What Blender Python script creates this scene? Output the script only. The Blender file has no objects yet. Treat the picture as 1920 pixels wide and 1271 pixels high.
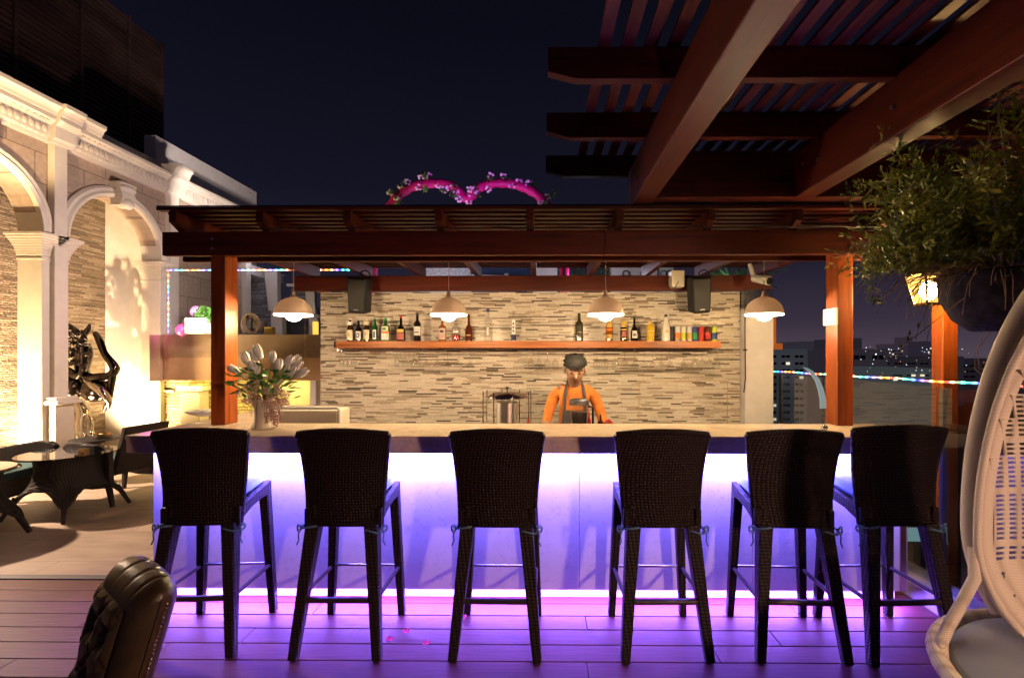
import bpy, bmesh, math, random
from mathutils import Vector, Matrix, noise
R = math.radians
sc = bpy.context.scene
col = sc.collection
# ------------------------------------------------------------------ camera
F, CX, HY, H = 910.0, 1015.0, 664.0, 1.55          # focal (px of 1920), vanishing column, horizon row, eye height
YAW = 0.010
cam = bpy.data.cameras.new('camera'); camo = bpy.data.objects.new('camera', cam); col.objects.link(camo)
camo.location = (0, 0, H); camo.rotation_euler = (R(90), 0, YAW)
cam.sensor_width = 36; cam.lens = 36 * F / 1920
cam.shift_x = -(CX - 960 - F * YAW) / 1920; cam.shift_y = (HY - 635.5) / 1920
cam.clip_start = .05; cam.clip_end = 6000
sc.camera = camo
sc.view_settings.view_transform = 'Standard'; sc.view_settings.look = 'None'
sc.view_settings.exposure = 0.0; sc.view_settings.gamma = 1
sc.view_settings.use_curve_mapping = False
cy = sc.cycles
cy.use_denoising = True; cy.max_bounces = 8; cy.diffuse_bounces = 4; cy.glossy_bounces = 4; cy.transparent_max_bounces = 16
cy.transmission_bounces = 6; cy.sample_clamp_indirect = 4.0; cy.caustics_reflective = False; cy.caustics_refractive = False
# ------------------------------------------------------------------ night sky
w = bpy.data.worlds.new('World'); sc.world = w; w.use_nodes = True
nt = w.node_tree; nt.nodes.clear()
wo = nt.nodes.new('ShaderNodeOutputWorld'); bg = nt.nodes.new('ShaderNodeBackground')
tc = nt.nodes.new('ShaderNodeTexCoord'); sp = nt.nodes.new('ShaderNodeSeparateXYZ'); cr = nt.nodes.new('ShaderNodeValToRGB')
nt.links.new(tc.outputs['Generated'], sp.inputs[0]); nt.links.new(sp.outputs['Z'], cr.inputs[0])
e = cr.color_ramp
e.elements[0].position = 0.0; e.elements[0].color = (.075, .055, .078, 1)
e.elements[1].position = 1.0; e.elements[1].color = (.0022, .0022, .0055, 1)
for p_, c_ in ((.06, (.040, .029, .048, 1)), (.16, (.016, .014, .028, 1)), (.30, (.0075, .0070, .0165, 1)), (.55, (.0035, .0036, .0085, 1))):
    q = e.elements.new(p_); q.color = c_
nt.links.new(cr.outputs[0], bg.inputs[0]); bg.inputs[1].default_value = 1.0
nt.links.new(bg.outputs[0], wo.inputs[0])
# ------------------------------------------------------------------ lamps of the place, plus added fill spots
def area(name, loc, rot, sx, sy, power, color):
    l = bpy.data.lights.new(name, 'AREA'); l.shape = 'RECTANGLE'; l.size = sx; l.size_y = sy
    l.energy = power; l.color = color
    o = bpy.data.objects.new(name, l); col.objects.link(o); o.location = loc; o.rotation_euler = rot; return o
def point(name, loc, power, color, r=.05):
    l = bpy.data.lights.new(name, 'POINT'); l.energy = power; l.color = color; l.shadow_soft_size = r
    o = bpy.data.objects.new(name, l); col.objects.link(o); o.location = loc; return o
def spot(name, loc, target, power, color, ang=90, r=.05, blend=.6):
    l = bpy.data.lights.new(name, 'SPOT'); l.energy = power; l.color = color; l.shadow_soft_size = r
    l.spot_size = R(ang); l.spot_blend = blend
    o = bpy.data.objects.new(name, l); col.objects.link(o); o.location = loc
    o.rotation_euler = (Vector(target) - Vector(loc)).to_track_quat('-Z', 'Y').to_euler(); return o
VIOLET = (.20, .13, 1.0)
WARM = (1.0, .62, .28)
LEDTOP = area('counter_led_light', (-.08, 2.945, .958), (R(14), 0, 0), 4.62, .03, 250, (.175, .125, 1.0))
LEDBOT = area('plinth_led_light', (-.08, 3.045, .085), (R(-28), 0, 0), 4.62, .03, 165, (.25, .12, 1.0))
BULB = 45.0
for x_ in (548, 841, 1135.5, 1430.5): point('pendant_light', ((x_ - CX)/F*3.62, 3.62, 1.808), 128, (1, .69, .36), .035)
point('lantern_light', (2.47, 3.12, 1.955), 210, (1, .60, .22), .065)
spot('lantern_light', (2.55, -1.25, 2.0), (-.2, 3.0, .0), 400, (1, .56, .38), 66, .12, .8)
spot('niche_light', (-6.30, 5.20, .12), (-6.12, 5.75, 1.5), 900, (1, .72, .36), 110)
spot('niche_light', (-6.35, 7.05, .12), (-6.2, 7.7, 1.3), 900, (1, .70, .34), 120, .20)
spot('niche_light', (-6.30, 5.20, .14), (-7.0, 5.0, 1.8), 420, (1, .66, .34), 120)
spot('niche_light', (-6.62, 6.40, .12), (-7.0, 6.9, 2.4), 420, (1, .70, .40), 120, .20)
area('planter_led_light', (-4.75, 7.30, 1.15), (R(20), 0, 0), 2.2, .03, 26, (1, .70, .16))
area('recess_led_light', (-3.05, 7.25, 1.0), (R(0), R(-60), 0), .05, .5, 6, (1, .80, .35))
spot('party_light', (-.8, 5.6, 2.6), (-.9, 7.0, 4.0), 120, (.75, .14, 1.0), 62)
point('balloon_light', (-5.55, 6.75, 1.98), 3.0, (1, .08, .75), .04)
spot('facade_fill', (-3.3, 6.2, 2.6), (-6.0, 6.6, 3.0), 230, (1, .74, .66), 120)  # added fill spot on the arcade fronts, no fixture there
spot('beam_violet_fill', (1.15, .75, .06), (.80, .85, 2.7), 90, (.50, .20, 1.0), 68, .04, .8)  # added spot that tints the overhead beam undersides violet
spot('facade_fill', (-4.4, 6.2, 2.2), (-5.9, 8.8, 2.2), 90, (1, .78, .66), 70)  # added fill for the dim wall behind the balloons
spot('parapet_fill', (-4.6, 7.2, 3.4), (-6.6, 9.6, 5.0), 240, (1, .84, .74), 60)  # added spot, only there to brighten the parapet wall
spot('terrace_downlight', (-6.7, 4.72, 2.35), (-4.3, 4.75, .0), 1250, (1, .72, .50), 88, .06)
spot('cornice_light', (-5.35, 4.4, 2.9), (-5.8, 5.0, 4.2), 300, (1, .68, .36), 84)
# ------------------------------------------------------------------ helpers
def px(x, Y): return (x - CX) / F * Y
def pz(y, Y): return H - (y - HY) / F * Y
def P(x, y, Y): return Vector((px(x, Y), Y, pz(y, Y)))
class MB:
    def __init__(s): s.v = []; s.f = []; s.m = []; s.uv = None; s.cur = 0
    def add(s, vs, fs):
        b = len(s.v); s.v += [tuple(a) for a in vs]
        for f in fs: s.f.append(tuple(b + i for i in f)); s.m.append(s.cur)
        return s
    def box(s, x0, x1, y0, y1, z0, z1, M=None):
        vs = [Vector((x, y, z)) for z in (z0, z1) for y in (y0, y1) for x in (x0, x1)]
        if M is not None: vs = [M @ a for a in vs]
        return s.add(vs, [(0, 2, 3, 1), (4, 5, 7, 6), (0, 1, 5, 4), (2, 6, 7, 3), (0, 4, 6, 2), (1, 3, 7, 5)])
    def beam(s, a, b, w0, w1=None, h0=None, h1=None, up=(0, 0, 1)):
        a = Vector(a); b = Vector(b); w1 = w0 if w1 is None else w1; h0 = w0 if h0 is None else h0; h1 = (h0 if w1 == w0 else w1) if h1 is None else h1
        d = (b - a).normalized(); u = Vector(up)
        if abs(d.dot(u)) > .95: u = Vector((0, 1, 0))
        x = d.cross(u).normalized(); y = x.cross(d)
        vs = []
        for p, ww, hh in ((a, w0, h0), (b, w1, h1)):
            vs += [p - x*ww/2 - y*hh/2, p + x*ww/2 - y*hh/2, p + x*ww/2 + y*hh/2, p - x*ww/2 + y*hh/2]
        return s.add(vs, [(3, 2, 1, 0), (4, 5, 6, 7), (0, 1, 5, 4), (1, 2, 6, 5), (2, 3, 7, 6), (3, 0, 4, 7)])
    def tube(s, path, r, n=8, closed=False, flat=1.0):
        path = [Vector(p) for p in path]; N = len(path)
        rr = r if isinstance(r, (list, tuple)) else [r] * N
        vs = []; prev = None
        for i, p in enumerate(path):
            if closed: d = path[(i+1) % N] - path[i-1]
            else: d = path[min(i+1, N-1)] - path[max(i-1, 0)]
            if d.length < 1e-9: d = Vector((0, 0, 1))
            d.normalize()
            if prev is None:
                u = Vector((0, 0, 1)) if abs(d.z) < .9 else Vector((1, 0, 0))
                x = d.cross(u).normalized()
            else:
                x = prev - d * prev.dot(d)
                x = x.normalized() if x.length > 1e-6 else d.cross(Vector((0, 0, 1))).normalized()
            prev = x; y = d.cross(x)
            for k in range(n):
                a = 2*math.pi*k/n
                vs.append(p + (x*math.cos(a) + y*math.sin(a)*flat) * rr[i])
        fs = []
        for i in range(N if closed else N-1):
            j = (i+1) % N
            for k in range(n):
                l = (k+1) % n
                fs.append((i*n+k, i*n+l, j*n+l, j*n+k))
        if not closed:
            fs.append(tuple(range(n))[::-1]); fs.append(tuple((N-1)*n+k for k in range(n)))
        return s.add(vs, fs)
    def cyl(s, a, b, r0, r1=None, n=16): return s.tube([a, b], [r0, r0 if r1 is None else r1], n)
    def lathe(s, prof, c=(0, 0, 0), n=24, M=None):
        c = Vector(c); vs = []; N = len(prof)
        for r, z in prof:
            for k in range(n):
                a = 2*math.pi*k/n; v = Vector((r*math.cos(a), r*math.sin(a), z))
                vs.append((M @ v if M is not None else v) + c)
        fs = []
        for i in range(N-1):
            for k in range(n):
                l = (k+1) % n; fs.append((i*n+k, i*n+l, (i+1)*n+l, (i+1)*n+k))
        if prof[0][0] > 1e-4: fs.append(tuple(range(n))[::-1])
        if prof[-1][0] > 1e-4: fs.append(tuple((N-1)*n+k for k in range(n)))
        return s.add(vs, fs)
    def prism(s, poly, fn, a0, a1):
        """poly: list of (u,v); fn(u,v,a) -> point"""
        n = len(poly); vs = [fn(u, v, a0) for u, v in poly] + [fn(u, v, a1) for u, v in poly]
        fs = [tuple(range(n))[::-1], tuple(range(n, 2*n))] + [(i, (i+1) % n, n+(i+1) % n, n+i) for i in range(n)]
        return s.add(vs, fs)
    def grid(s, fn, nu, nv, wrapu=False):
        vs = [fn(i/nu, j/nv) for j in range(nv+1) for i in range(nu + (0 if wrapu else 1))]
        w_ = nu if wrapu else nu+1; fs = []
        for j in range(nv):
            for i in range(nu):
                k = (i+1) % w_
                fs.append((j*w_+i, j*w_+k, (j+1)*w_+k, (j+1)*w_+i))
        return s.add(vs, fs)
    def ball(s, c, rx, ry=None, rz=None, n=12, M=None):
        ry = rx if ry is None else ry; rz = rx if rz is None else rz; c = Vector(c)
        def fn(u, v):
            a = 2*math.pi*u; b = math.pi*(v-.5); q = Vector((rx*math.cos(a)*math.cos(b), ry*math.sin(a)*math.cos(b), rz*math.sin(b)))
            return (M @ q if M is not None else q) + c
        return s.grid(fn, n, max(4, n//2+2), True)
    def build(s, name, mat, parent=None, smooth=None, bev=0, mods=None, org=None, fixn=True):
        me = bpy.data.meshes.new(name)
        off = Vector(org) if org is not None else (Vector(parent['_w']) if parent is not None else Vector((0, 0, 0)))
        vv = [(a[0]-off[0], a[1]-off[1], a[2]-off[2]) for a in s.v]
        me.from_pydata(vv, [], s.f)
        mats = mat if isinstance(mat, (list, tuple)) else [mat]
        for m_ in mats: me.materials.append(m_)
        if len(mats) > 1: me.polygons.foreach_set('material_index', s.m)
        me.validate()
        if fixn:
            bm = bmesh.new(); bm.from_mesh(me)
            bmesh.ops.recalc_face_normals(bm, faces=bm.faces); bm.to_mesh(me); bm.free()
        me.update()
        if smooth is not None:
            me.polygons.foreach_set('use_smooth', [True]*len(me.polygons))
            try: me.set_sharp_from_angle(angle=R(smooth))
            except Exception: pass
        o = bpy.data.objects.new(name, me); col.objects.link(o)
        if parent is not None:
            o.parent = parent; o['_w'] = tuple(off)
            pw = Vector(parent['_w'])
            o.location = off - pw
        else:
            o.location = off; o['_w'] = tuple(off)
        if bev:
            b = o.modifiers.new('bevel', 'BEVEL'); b.width = bev; b.segments = 2; b.limit_method = 'ANGLE'; b.angle_limit = R(40)
        return o
def tag(o, label=None, cat=None, group=None, kind=None):
    if label: o['label'] = label
    if cat: o['category'] = cat
    if group: o['group'] = group
    if kind: o['kind'] = kind
    return o
def thing(name, label, cat, loc=(0, 0, 0), group=None, kind=None):
    o = bpy.data.objects.new(name, None); col.objects.link(o); o.location = loc; o['_w'] = tuple(loc); o.empty_display_size = .1
    return tag(o, label, cat, group, kind)
def copy_tree(o, parent=None):
    c = o.copy(); col.objects.link(c)
    c.parent = parent
    for ch in list(o.children): copy_tree(ch, c)
    return c
# ------------------------------------------------------------------ materials
def mat(name):
    m = bpy.data.materials.new(name); m.use_nodes = True
    return m, m.node_tree, m.node_tree.nodes['Principled BSDF']
def N(t, ty, **kw):
    n = t.nodes.new(ty)
    for k, v in kw.items():
        if k == 'inp':
            for a, b in v.items(): n.inputs[a].default_value = b
        else: setattr(n, k, v)
    return n
def noisebump(t, b, scale=40, strength=.2, dist=.01, vec=None, detail=4):
    n = N(t, 'ShaderNodeTexNoise', inp={'Scale': scale, 'Detail': detail})
    if vec is not None: t.links.new(vec, n.inputs['Vector'])
    bp = N(t, 'ShaderNodeBump', inp={'Strength': strength, 'Distance': dist})
    t.links.new(n.outputs[0], bp.inputs['Height']); t.links.new(bp.outputs[0], b.inputs['Normal']); return n, bp
def objvec(t, scale=(1, 1, 1), rot=(0, 0, 0)):
    c = N(t, 'ShaderNodeTexCoord'); m = N(t, 'ShaderNodeMapping'); m.inputs['Scale'].default_value = scale; m.inputs['Rotation'].default_value = rot
    t.links.new(c.outputs['Object'], m.inputs[0]); return m.outputs[0]
def ramp(t, fac, stops, interp='LINEAR'):
    r = N(t, 'ShaderNodeValToRGB'); r.color_ramp.interpolation = interp
    el = r.color_ramp.elements
    while len(el) > 1: el.remove(el[-1])
    el[0].position = stops[0][0]; el[0].color = (*stops[0][1], 1)
    for p, c in stops[1:]:
        q = el.new(p); q.color = (*c, 1)
    t.links.new(fac, r.inputs[0]); return r.outputs[0]
def plain(name, c, rough=.5, metal=0, var=.12, scale=8, bump=0, bscale=60, spec=None, coat=0):
    m, t, b = mat(name)
    v = objvec(t)
    n = N(t, 'ShaderNodeTexNoise', inp={'Scale': scale, 'Detail': 5}); t.links.new(v, n.inputs['Vector'])
    lo = tuple(x*(1-var) for x in c); hi = tuple(min(1, x*(1+var)) for x in c)
    t.links.new(ramp(t, n.outputs[0], [(.3, lo), (.7, hi)]), b.inputs['Base Color'])
    b.inputs['Roughness'].default_value = rough; b.inputs['Metallic'].default_value = metal
    if coat: b.inputs['Coat Weight'].default_value = coat; b.inputs['Coat Roughness'].default_value = .15
    if spec is not None: b.inputs['Specular IOR Level'].default_value = spec
    if bump: noisebump(t, b, bscale, bump, .004, v)
    return m
def emit(name, c, s):
    m, t, b = mat(name); b.inputs['Base Color'].default_value = (*c, 1)
    b.inputs['Emission Color'].default_value = (*c, 1); b.inputs['Emission Strength'].default_value = s; return m
def wood(name, c, axis='x', rough=.42, var=.45):
    m, t, b = mat(name); b.inputs['Specular IOR Level'].default_value = .3
    s = {'x': (1.2, 22, 22), 'y': (22, 1.2, 22), 'z': (22, 22, 1.2)}[axis]
    v = objvec(t, s)
    n = N(t, 'ShaderNodeTexNoise', inp={'Scale': 1.6, 'Detail': 8, 'Roughness': .65}); t.links.new(v, n.inputs['Vector'])
    lo = tuple(x*(1-var) for x in c); hi = tuple(x*(1+var*.6) for x in c)
    vb = objvec(t, {'x': (.5, 3, 3), 'y': (3, .5, 3), 'z': (3, 3, .5)}[axis]); nb = N(t, 'ShaderNodeTexNoise', inp={'Scale': 1.3, 'Detail': 6, 'Roughness': .6}); t.links.new(vb, nb.inputs['Vector'])
    mw = N(t, 'ShaderNodeMixRGB', blend_type='MULTIPLY', inp={0: 1.0}); t.links.new(ramp(t, n.outputs[0], [(.32, lo), (.5, c), (.72, hi)]), mw.inputs[1]); t.links.new(ramp(t, nb.outputs[0], [(.35, (.55, .5, .5)), (.5, (.95, .95, .95)), (.68, (1.25, 1.2, 1.2))]), mw.inputs[2])
    t.links.new(mw.outputs[0], b.inputs['Base Color'])
    r = N(t, 'ShaderNodeMapRange', inp={'To Min': rough-.06, 'To Max': rough+.14}); t.links.new(n.outputs[0], r.inputs[0]); t.links.new(r.outputs[0], b.inputs['Roughness'])
    bp = N(t, 'ShaderNodeBump', inp={'Strength': .12, 'Distance': .004}); t.links.new(n.outputs[0], bp.inputs['Height']); t.links.new(bp.outputs[0], b.inputs['Normal'])
    return m
def glass(name, tint=(1, 1, 1), rough=.0, ior=1.5, gain=1.0):
    m, t, b = mat(name); t.nodes.remove(b)
    o = t.nodes['Material Output']
    tr = N(t, 'ShaderNodeBsdfTransparent'); tr.inputs[0].default_value = (*tint, 1)
    gl = N(t, 'ShaderNodeBsdfGlossy'); gl.inputs['Roughness'].default_value = rough; gl.inputs[0].default_value = (1, 1, 1, 1)
    fr = N(t, 'ShaderNodeFresnel'); fr.inputs[0].default_value = ior
    mu = N(t, 'ShaderNodeMath', operation='MULTIPLY'); mu.inputs[1].default_value = gain; mu.use_clamp = True
    ge = N(t, 'ShaderNodeNewGeometry'); nb = N(t, 'ShaderNodeMath', operation='SUBTRACT'); nb.inputs[0].default_value = 1; t.links.new(ge.outputs['Backfacing'], nb.inputs[1])
    m2 = N(t, 'ShaderNodeMath', operation='MULTIPLY'); t.links.new(mu.outputs[0], m2.inputs[0]); t.links.new(nb.outputs[0], m2.inputs[1])
    mx = N(t, 'ShaderNodeMixShader'); t.links.new(fr.outputs[0], mu.inputs[0]); t.links.new(m2.outputs[0], mx.inputs[0])
    t.links.new(tr.outputs[0], mx.inputs[1]); t.links.new(gl.outputs[0], mx.inputs[2]); t.links.new(mx.outputs[0], o.inputs[0]); return m
def strips(name, h, L, stops, rough=.35, bump=.4, axis='x', irregular=0.0, stacked=False, groutc=(.35, .31, .26)):
    """wall of long thin tiles: rows of height h, tile length about L, colour per tile picked from stops"""
    m, t, b = mat(name)
    c = N(t, 'ShaderNodeTexCoord'); s = N(t, 'ShaderNodeSeparateXYZ'); t.links.new(c.outputs['Object'], s.inputs[0])
    def math_(op, a, b_=None, c_=None):
        n = N(t, 'ShaderNodeMath', operation=op)
        for i, q in enumerate((a, b_, c_)):
            if q is None: continue
            if isinstance(q, (int, float)): n.inputs[i].default_value = q
            else: t.links.new(q, n.inputs[i])
        return n.outputs[0]
    X = s.outputs['X' if axis == 'x' else 'Y']; Z = s.outputs['Z']
    if irregular:
        nn = N(t, 'ShaderNodeTexNoise', inp={'Scale': 2.5, 'Detail': 3}); t.links.new(c.outputs['Object'], nn.inputs['Vector'])
        Z = math_('ADD', Z, math_('MULTIPLY', math_('SUBTRACT', nn.outputs[0], .5), irregular))
    row = math_('FLOOR', math_('DIVIDE', Z, h)); zf = math_('FRACT', math_('DIVIDE', Z, h))
    w1 = N(t, 'ShaderNodeTexWhiteNoise', noise_dimensions='1D'); t.links.new(row, w1.inputs['W'])
    w1b = N(t, 'ShaderNodeTexWhiteNoise', noise_dimensions='1D'); t.links.new(math_('ADD', row, 57.3), w1b.inputs['W'])
    len_ = math_('MULTIPLY_ADD', w1b.outputs[0], L*.9, L*.55)
    xx = math_('DIVIDE', math_('MULTIPLY_ADD', w1.outputs[0], 3.0, X), len_)
    cell = math_('FLOOR', xx); xf = math_('FRACT', xx)
    cb = N(t, 'ShaderNodeCombineXYZ'); t.links.new(cell, cb.inputs[0]); t.links.new(row, cb.inputs[1])
    w2 = N(t, 'ShaderNodeTexWhiteNoise', noise_dimensions='2D'); t.links.new(cb.outputs[0], w2.inputs['Vector'])
    colr = ramp(t, w2.outputs[0], stops, 'CONSTANT')
    n2 = N(t, 'ShaderNodeTexNoise', inp={'Scale': 30, 'Detail': 4}); t.links.new(c.outputs['Object'], n2.inputs['Vector'])
    mx = N(t, 'ShaderNodeMixRGB', blend_type='MULTIPLY', inp={0: .35}); t.links.new(colr, mx.inputs[1]); t.links.new(ramp(t, n2.outputs[0], [(.3, (.6, .6, .6)), (.7, (1, 1, 1))]), mx.inputs[2])
    ez = math_('MINIMUM', zf, math_('SUBTRACT', 1.0, zf)); ex = math_('MULTIPLY', math_('MINIMUM', xf, math_('SUBTRACT', 1.0, xf)), L/h)
    ed = math_('MINIMUM', ez, ex)
    g = N(t, 'ShaderNodeMapRange', interpolation_type='SMOOTHSTEP', inp={'From Min': .02, 'From Max': .16}); t.links.new(ed, g.inputs[0])
    m2 = N(t, 'ShaderNodeMixRGB', blend_type='MIX'); t.links.new(g.outputs[0], m2.inputs[0]); m2.inputs[1].default_value = (*groutc, 1); t.links.new(mx.outputs[0], m2.inputs[2])
    t.links.new(m2.outputs[0], b.inputs['Base Color'])
    b.inputs['Roughness'].default_value = rough
    hh = math_('MULTIPLY_ADD', w2.outputs[0], .6 if not stacked else 2.5, g.outputs[0])
    if stacked: hh = math_('ADD', hh, n2.outputs[0])
    bp = N(t, 'ShaderNodeBump', inp={'Strength': bump, 'Distance': .006 if not stacked else .03}); t.links.new(hh, bp.inputs['Height']); t.links.new(bp.outputs[0], b.inputs['Normal'])
    return m
def weave(name, c1, c2, su=60, sv=60, rough=.4, axis=('X', 'Z'), strength=.8):
    """woven strands: over-under bumps along two object axes"""
    m, t, b = mat(name)
    c = N(t, 'ShaderNodeTexCoord'); s = N(t, 'ShaderNodeSeparateXYZ'); t.links.new(c.outputs['Object'], s.inputs[0])
    def mt(op, a, b_=None):
        n = N(t, 'ShaderNodeMath', operation=op)
        for i, q in enumerate((a, b_)):
            if q is None: continue
            if isinstance(q, (int, float)): n.inputs[i].default_value = q
            else: t.links.new(q, n.inputs[i])
        return n.outputs[0]
    U = s.outputs[axis[0]]
    if axis[0] == 'X': U = mt('ADD', U, s.outputs['Y'])
    a = mt('SINE', mt('MULTIPLY', U, su*math.pi)); bb = mt('SINE', mt('MULTIPLY', s.outputs[axis[1]], sv*math.pi))
    pr = mt('MULTIPLY', a, bb); h = mt('ABSOLUTE', pr)
    colr = ramp(t, h, [(0, c1), (.75, c2)])
    t.links.new(colr, b.inputs['Base Color']); b.inputs['Roughness'].default_value = rough; b.inputs['Specular IOR Level'].default_value = .22
    bp = N(t, 'ShaderNodeBump', inp={'Strength': strength, 'Distance': .004}); t.links.new(h, bp.inputs['Height']); t.links.new(bp.outputs[0], b.inputs['Normal'])
    return m
MAH = (.095, .014, .005)
M = {}
M['wx'] = wood('mahogany along x', MAH, 'x'); M['wy'] = wood('mahogany along y', MAH, 'y'); M['wz'] = wood('mahogany along z lamplit', (.31, .068, .008), 'z', .36)  # upright copy has a brighter base that carries orange lamplight
M['wgrey'] = wood('weathered beam end', (.22, .16, .14), 'y', .5)
M['shelfwood'] = wood('shelf wood', (.42, .15, .05), 'x', .35)
# deck
def deckmat():
    m, t, b = mat('composite deck boards')
    v = objvec(t, (2.2, 60, 10))
    n = N(t, 'ShaderNodeTexNoise', inp={'Scale': 1.5, 'Detail': 8, 'Roughness': .7}); t.links.new(v, n.inputs['Vector'])
    g = N(t, 'ShaderNodeObjectInfo')
    t.links.new(ramp(t, n.outputs[0], [(.3, (.07, .020, .022)), (.55, (.125, .036, .038)), (.75, (.19, .060, .060))]), b.inputs['Base Color'])
    b.inputs['Roughness'].default_value = .5; b.inputs['Specular IOR Level'].default_value = .18
    bp = N(t, 'ShaderNodeBump', inp={'Strength': .3, 'Distance': .003}); t.links.new(n.outputs[0], bp.inputs['Height']); t.links.new(bp.outputs[0], b.inputs['Normal'])
    return m
M['deck'] = deckmat()
def marble(name, c, c2, rough=.2, scale=2.0, vein=.4):
    m, t, b = mat(name)
    v = objvec(t)
    n = N(t, 'ShaderNodeTexNoise', inp={'Scale': scale, 'Detail': 10, 'Roughness': .6, 'Distortion': 1.6}); t.links.new(v, n.inputs['Vector'])
    n3 = N(t, 'ShaderNodeTexNoise', inp={'Scale': scale*9, 'Detail': 6}); t.links.new(v, n3.inputs['Vector'])
    r1 = ramp(t, n.outputs[0], [(.35, c2), (.5, c), (.56, tuple(x*.8 for x in c)), (.6, c), (.75, c2)])
    mx = N(t, 'ShaderNodeMixRGB', blend_type='MULTIPLY', inp={0: vein}); t.links.new(r1, mx.inputs[1]); t.links.new(ramp(t, n3.outputs[0], [(.3, (.7, .68, .66)), (.6, (1, 1, 1))]), mx.inputs[2])
    t.links.new(mx.outputs[0], b.inputs['Base Color']); b.inputs['Roughness'].default_value = rough
    return m
M['marble'] = marble('beige marble counter', (.74, .60, .45), (.60, .46, .33), .16)
M['fascia'] = marble('marble fascia', (.62, .50, .42), (.46, .36, .30), .28, 3)
def panelmat():
    m, t, b = mat('scuffed white stone panel')
    v = objvec(t)
    n = N(t, 'ShaderNodeTexNoise', inp={'Scale': 3, 'Detail': 8, 'Roughness': .6}); t.links.new(v, n.inputs['Vector'])
    vo = N(t, 'ShaderNodeTexNoise', inp={'Scale': 14, 'Detail': 3, 'Distortion': 2.5}); t.links.new(v, vo.inputs['Vector'])
    sc_ = ramp(t, vo.outputs[0], [(.0, (1, 1, 1)), (.60, (1, 1, 1)), (.64, (.55, .52, .52)), (.66, (1, 1, 1)), (.74, (1, 1, 1)), (.78, (.7, .66, .64))])
    mx = N(t, 'ShaderNodeMixRGB', blend_type='MULTIPLY', inp={0: .5}); t.links.new(ramp(t, n.outputs[0], [(.3, (.60, .56, .52)), (.7, (.72, .69, .65))]), mx.inputs[1]); t.links.new(sc_, mx.inputs[2])
    t.links.new(mx.outputs[0], b.inputs['Base Color']); b.inputs['Roughness'].default_value = .33
    return m
M['panel'] = panelmat()
TS = [(0, (.66, .59, .50)), (.22, (.76, .69, .60)), (.42, (.54, .46, .37)), (.54, (.72, .65, .57)), (.66, (.44, .36, .28)), (.78, (.27, .20, .15)), (.87, (.15, .115, .085)), (.925, (.06, .05, .04)), (.955, (.74, .67, .58))]
M['tile'] = strips('glossy strip mosaic tile', .0150, .15, TS, .28, .32)
SS = [(0, (.36, .27, .19)), (.3, (.44, .34, .25)), (.55, (.27, .20, .14)), (.75, (.50, .40, .30)), (.9, (.20, .15, .11))]
M['stack'] = strips('stacked slate strips', .030, .28, SS, .7, .9, 'y', .02, True, (.10, .075, .05))
M['stackx'] = strips('stacked slate strips across', .045, .3, [(0, (.30, .28, .28)), (.4, (.42, .40, .41)), (.7, (.22, .20, .21))], .45, .9, 'x', .10, True, (.08, .075, .08))
M['yellowstone'] = strips('small split stone', .055, .14, [(0, (.52, .44, .26)), (.35, (.62, .53, .33)), (.7, (.44, .36, .2))], .6, .8, 'x', .03, True, (.34, .28, .16))
def blocks(name, c, bw, bh, axis='y'):
    m, t, b = mat(name)
    c_ = N(t, 'ShaderNodeTexCoord'); s = N(t, 'ShaderNodeSeparateXYZ'); t.links.new(c_.outputs['Object'], s.inputs[0])
    cb = N(t, 'ShaderNodeCombineXYZ'); t.links.new(s.outputs['Y' if axis == 'y' else 'X'], cb.inputs[0]); t.links.new(s.outputs['Z'], cb.inputs[1])
    br = N(t, 'ShaderNodeTexBrick', inp={'Scale': 1.0, 'Mortar Size': .006, 'Brick Width': bw, 'Row Height': bh})
    t.links.new(cb.outputs[0], br.inputs['Vector'])
    br.inputs['Color1'].default_value = (*c, 1); br.inputs['Color2'].default_value = (*[x*.82 for x in c], 1); br.inputs['Mortar'].default_value = (*[x*.4 for x in c], 1)
    n = N(t, 'ShaderNodeTexNoise', inp={'Scale': 18, 'Detail': 8}); t.links.new(c_.outputs['Object'], n.inputs['Vector'])
    mx = N(t, 'ShaderNodeMixRGB', blend_type='MULTIPLY', inp={0: .6}); t.links.new(br.outputs[0], mx.inputs[1]); t.links.new(ramp(t, n.outputs[0], [(.3, (.65, .65, .65)), (.65, (1, 1, 1))]), mx.inputs[2])
    t.links.new(mx.outputs[0], b.inputs['Base Color']); b.inputs['Roughness'].default_value = .75
    bp = N(t, 'ShaderNodeBump', inp={'Strength': .5, 'Distance': .01}); t.links.new(n.outputs[0], bp.inputs['Height']); t.links.new(bp.outputs[0], b.inputs['Normal'])
    return m
M['blocks'] = blocks('brown stone blocks', (.46, .35, .27), .62, .36)
M['paving'] = None
def paving():
    m, t, b = mat('travertine paving')
    v = objvec(t)
    br = N(t, 'ShaderNodeTexBrick', inp={'Scale': 1.0, 'Mortar Size': .004, 'Brick Width': 1.2, 'Row Height': .6}); t.links.new(v, br.inputs['Vector'])
    br.inputs['Color1'].default_value = (.50, .39, .31, 1); br.inputs['Color2'].default_value = (.43, .33, .26, 1); br.inputs['Mortar'].default_value = (.28, .2, .16, 1)
    v2 = objvec(t, (1, 5, 1), (0, 0, .35))
    n = N(t, 'ShaderNodeTexNoise', inp={'Scale': 2.2, 'Detail': 9, 'Roughness': .6}); t.links.new(v2, n.inputs['Vector'])
    mx = N(t, 'ShaderNodeMixRGB', blend_type='MULTIPLY', inp={0: .8}); t.links.new(br.outputs[0], mx.inputs[1]); t.links.new(ramp(t, n.outputs[0], [(.3, (.66, .62, .6)), (.65, (1, 1, 1))]), mx.inputs[2])
    t.links.new(mx.outputs[0], b.inputs['Base Color']); b.inputs['Roughness'].default_value = .42; return m
M['paving'] = paving()
M['cream'] = plain('cream painted plaster', (.66, .60, .52), .55, var=.05, bump=.1)
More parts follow.
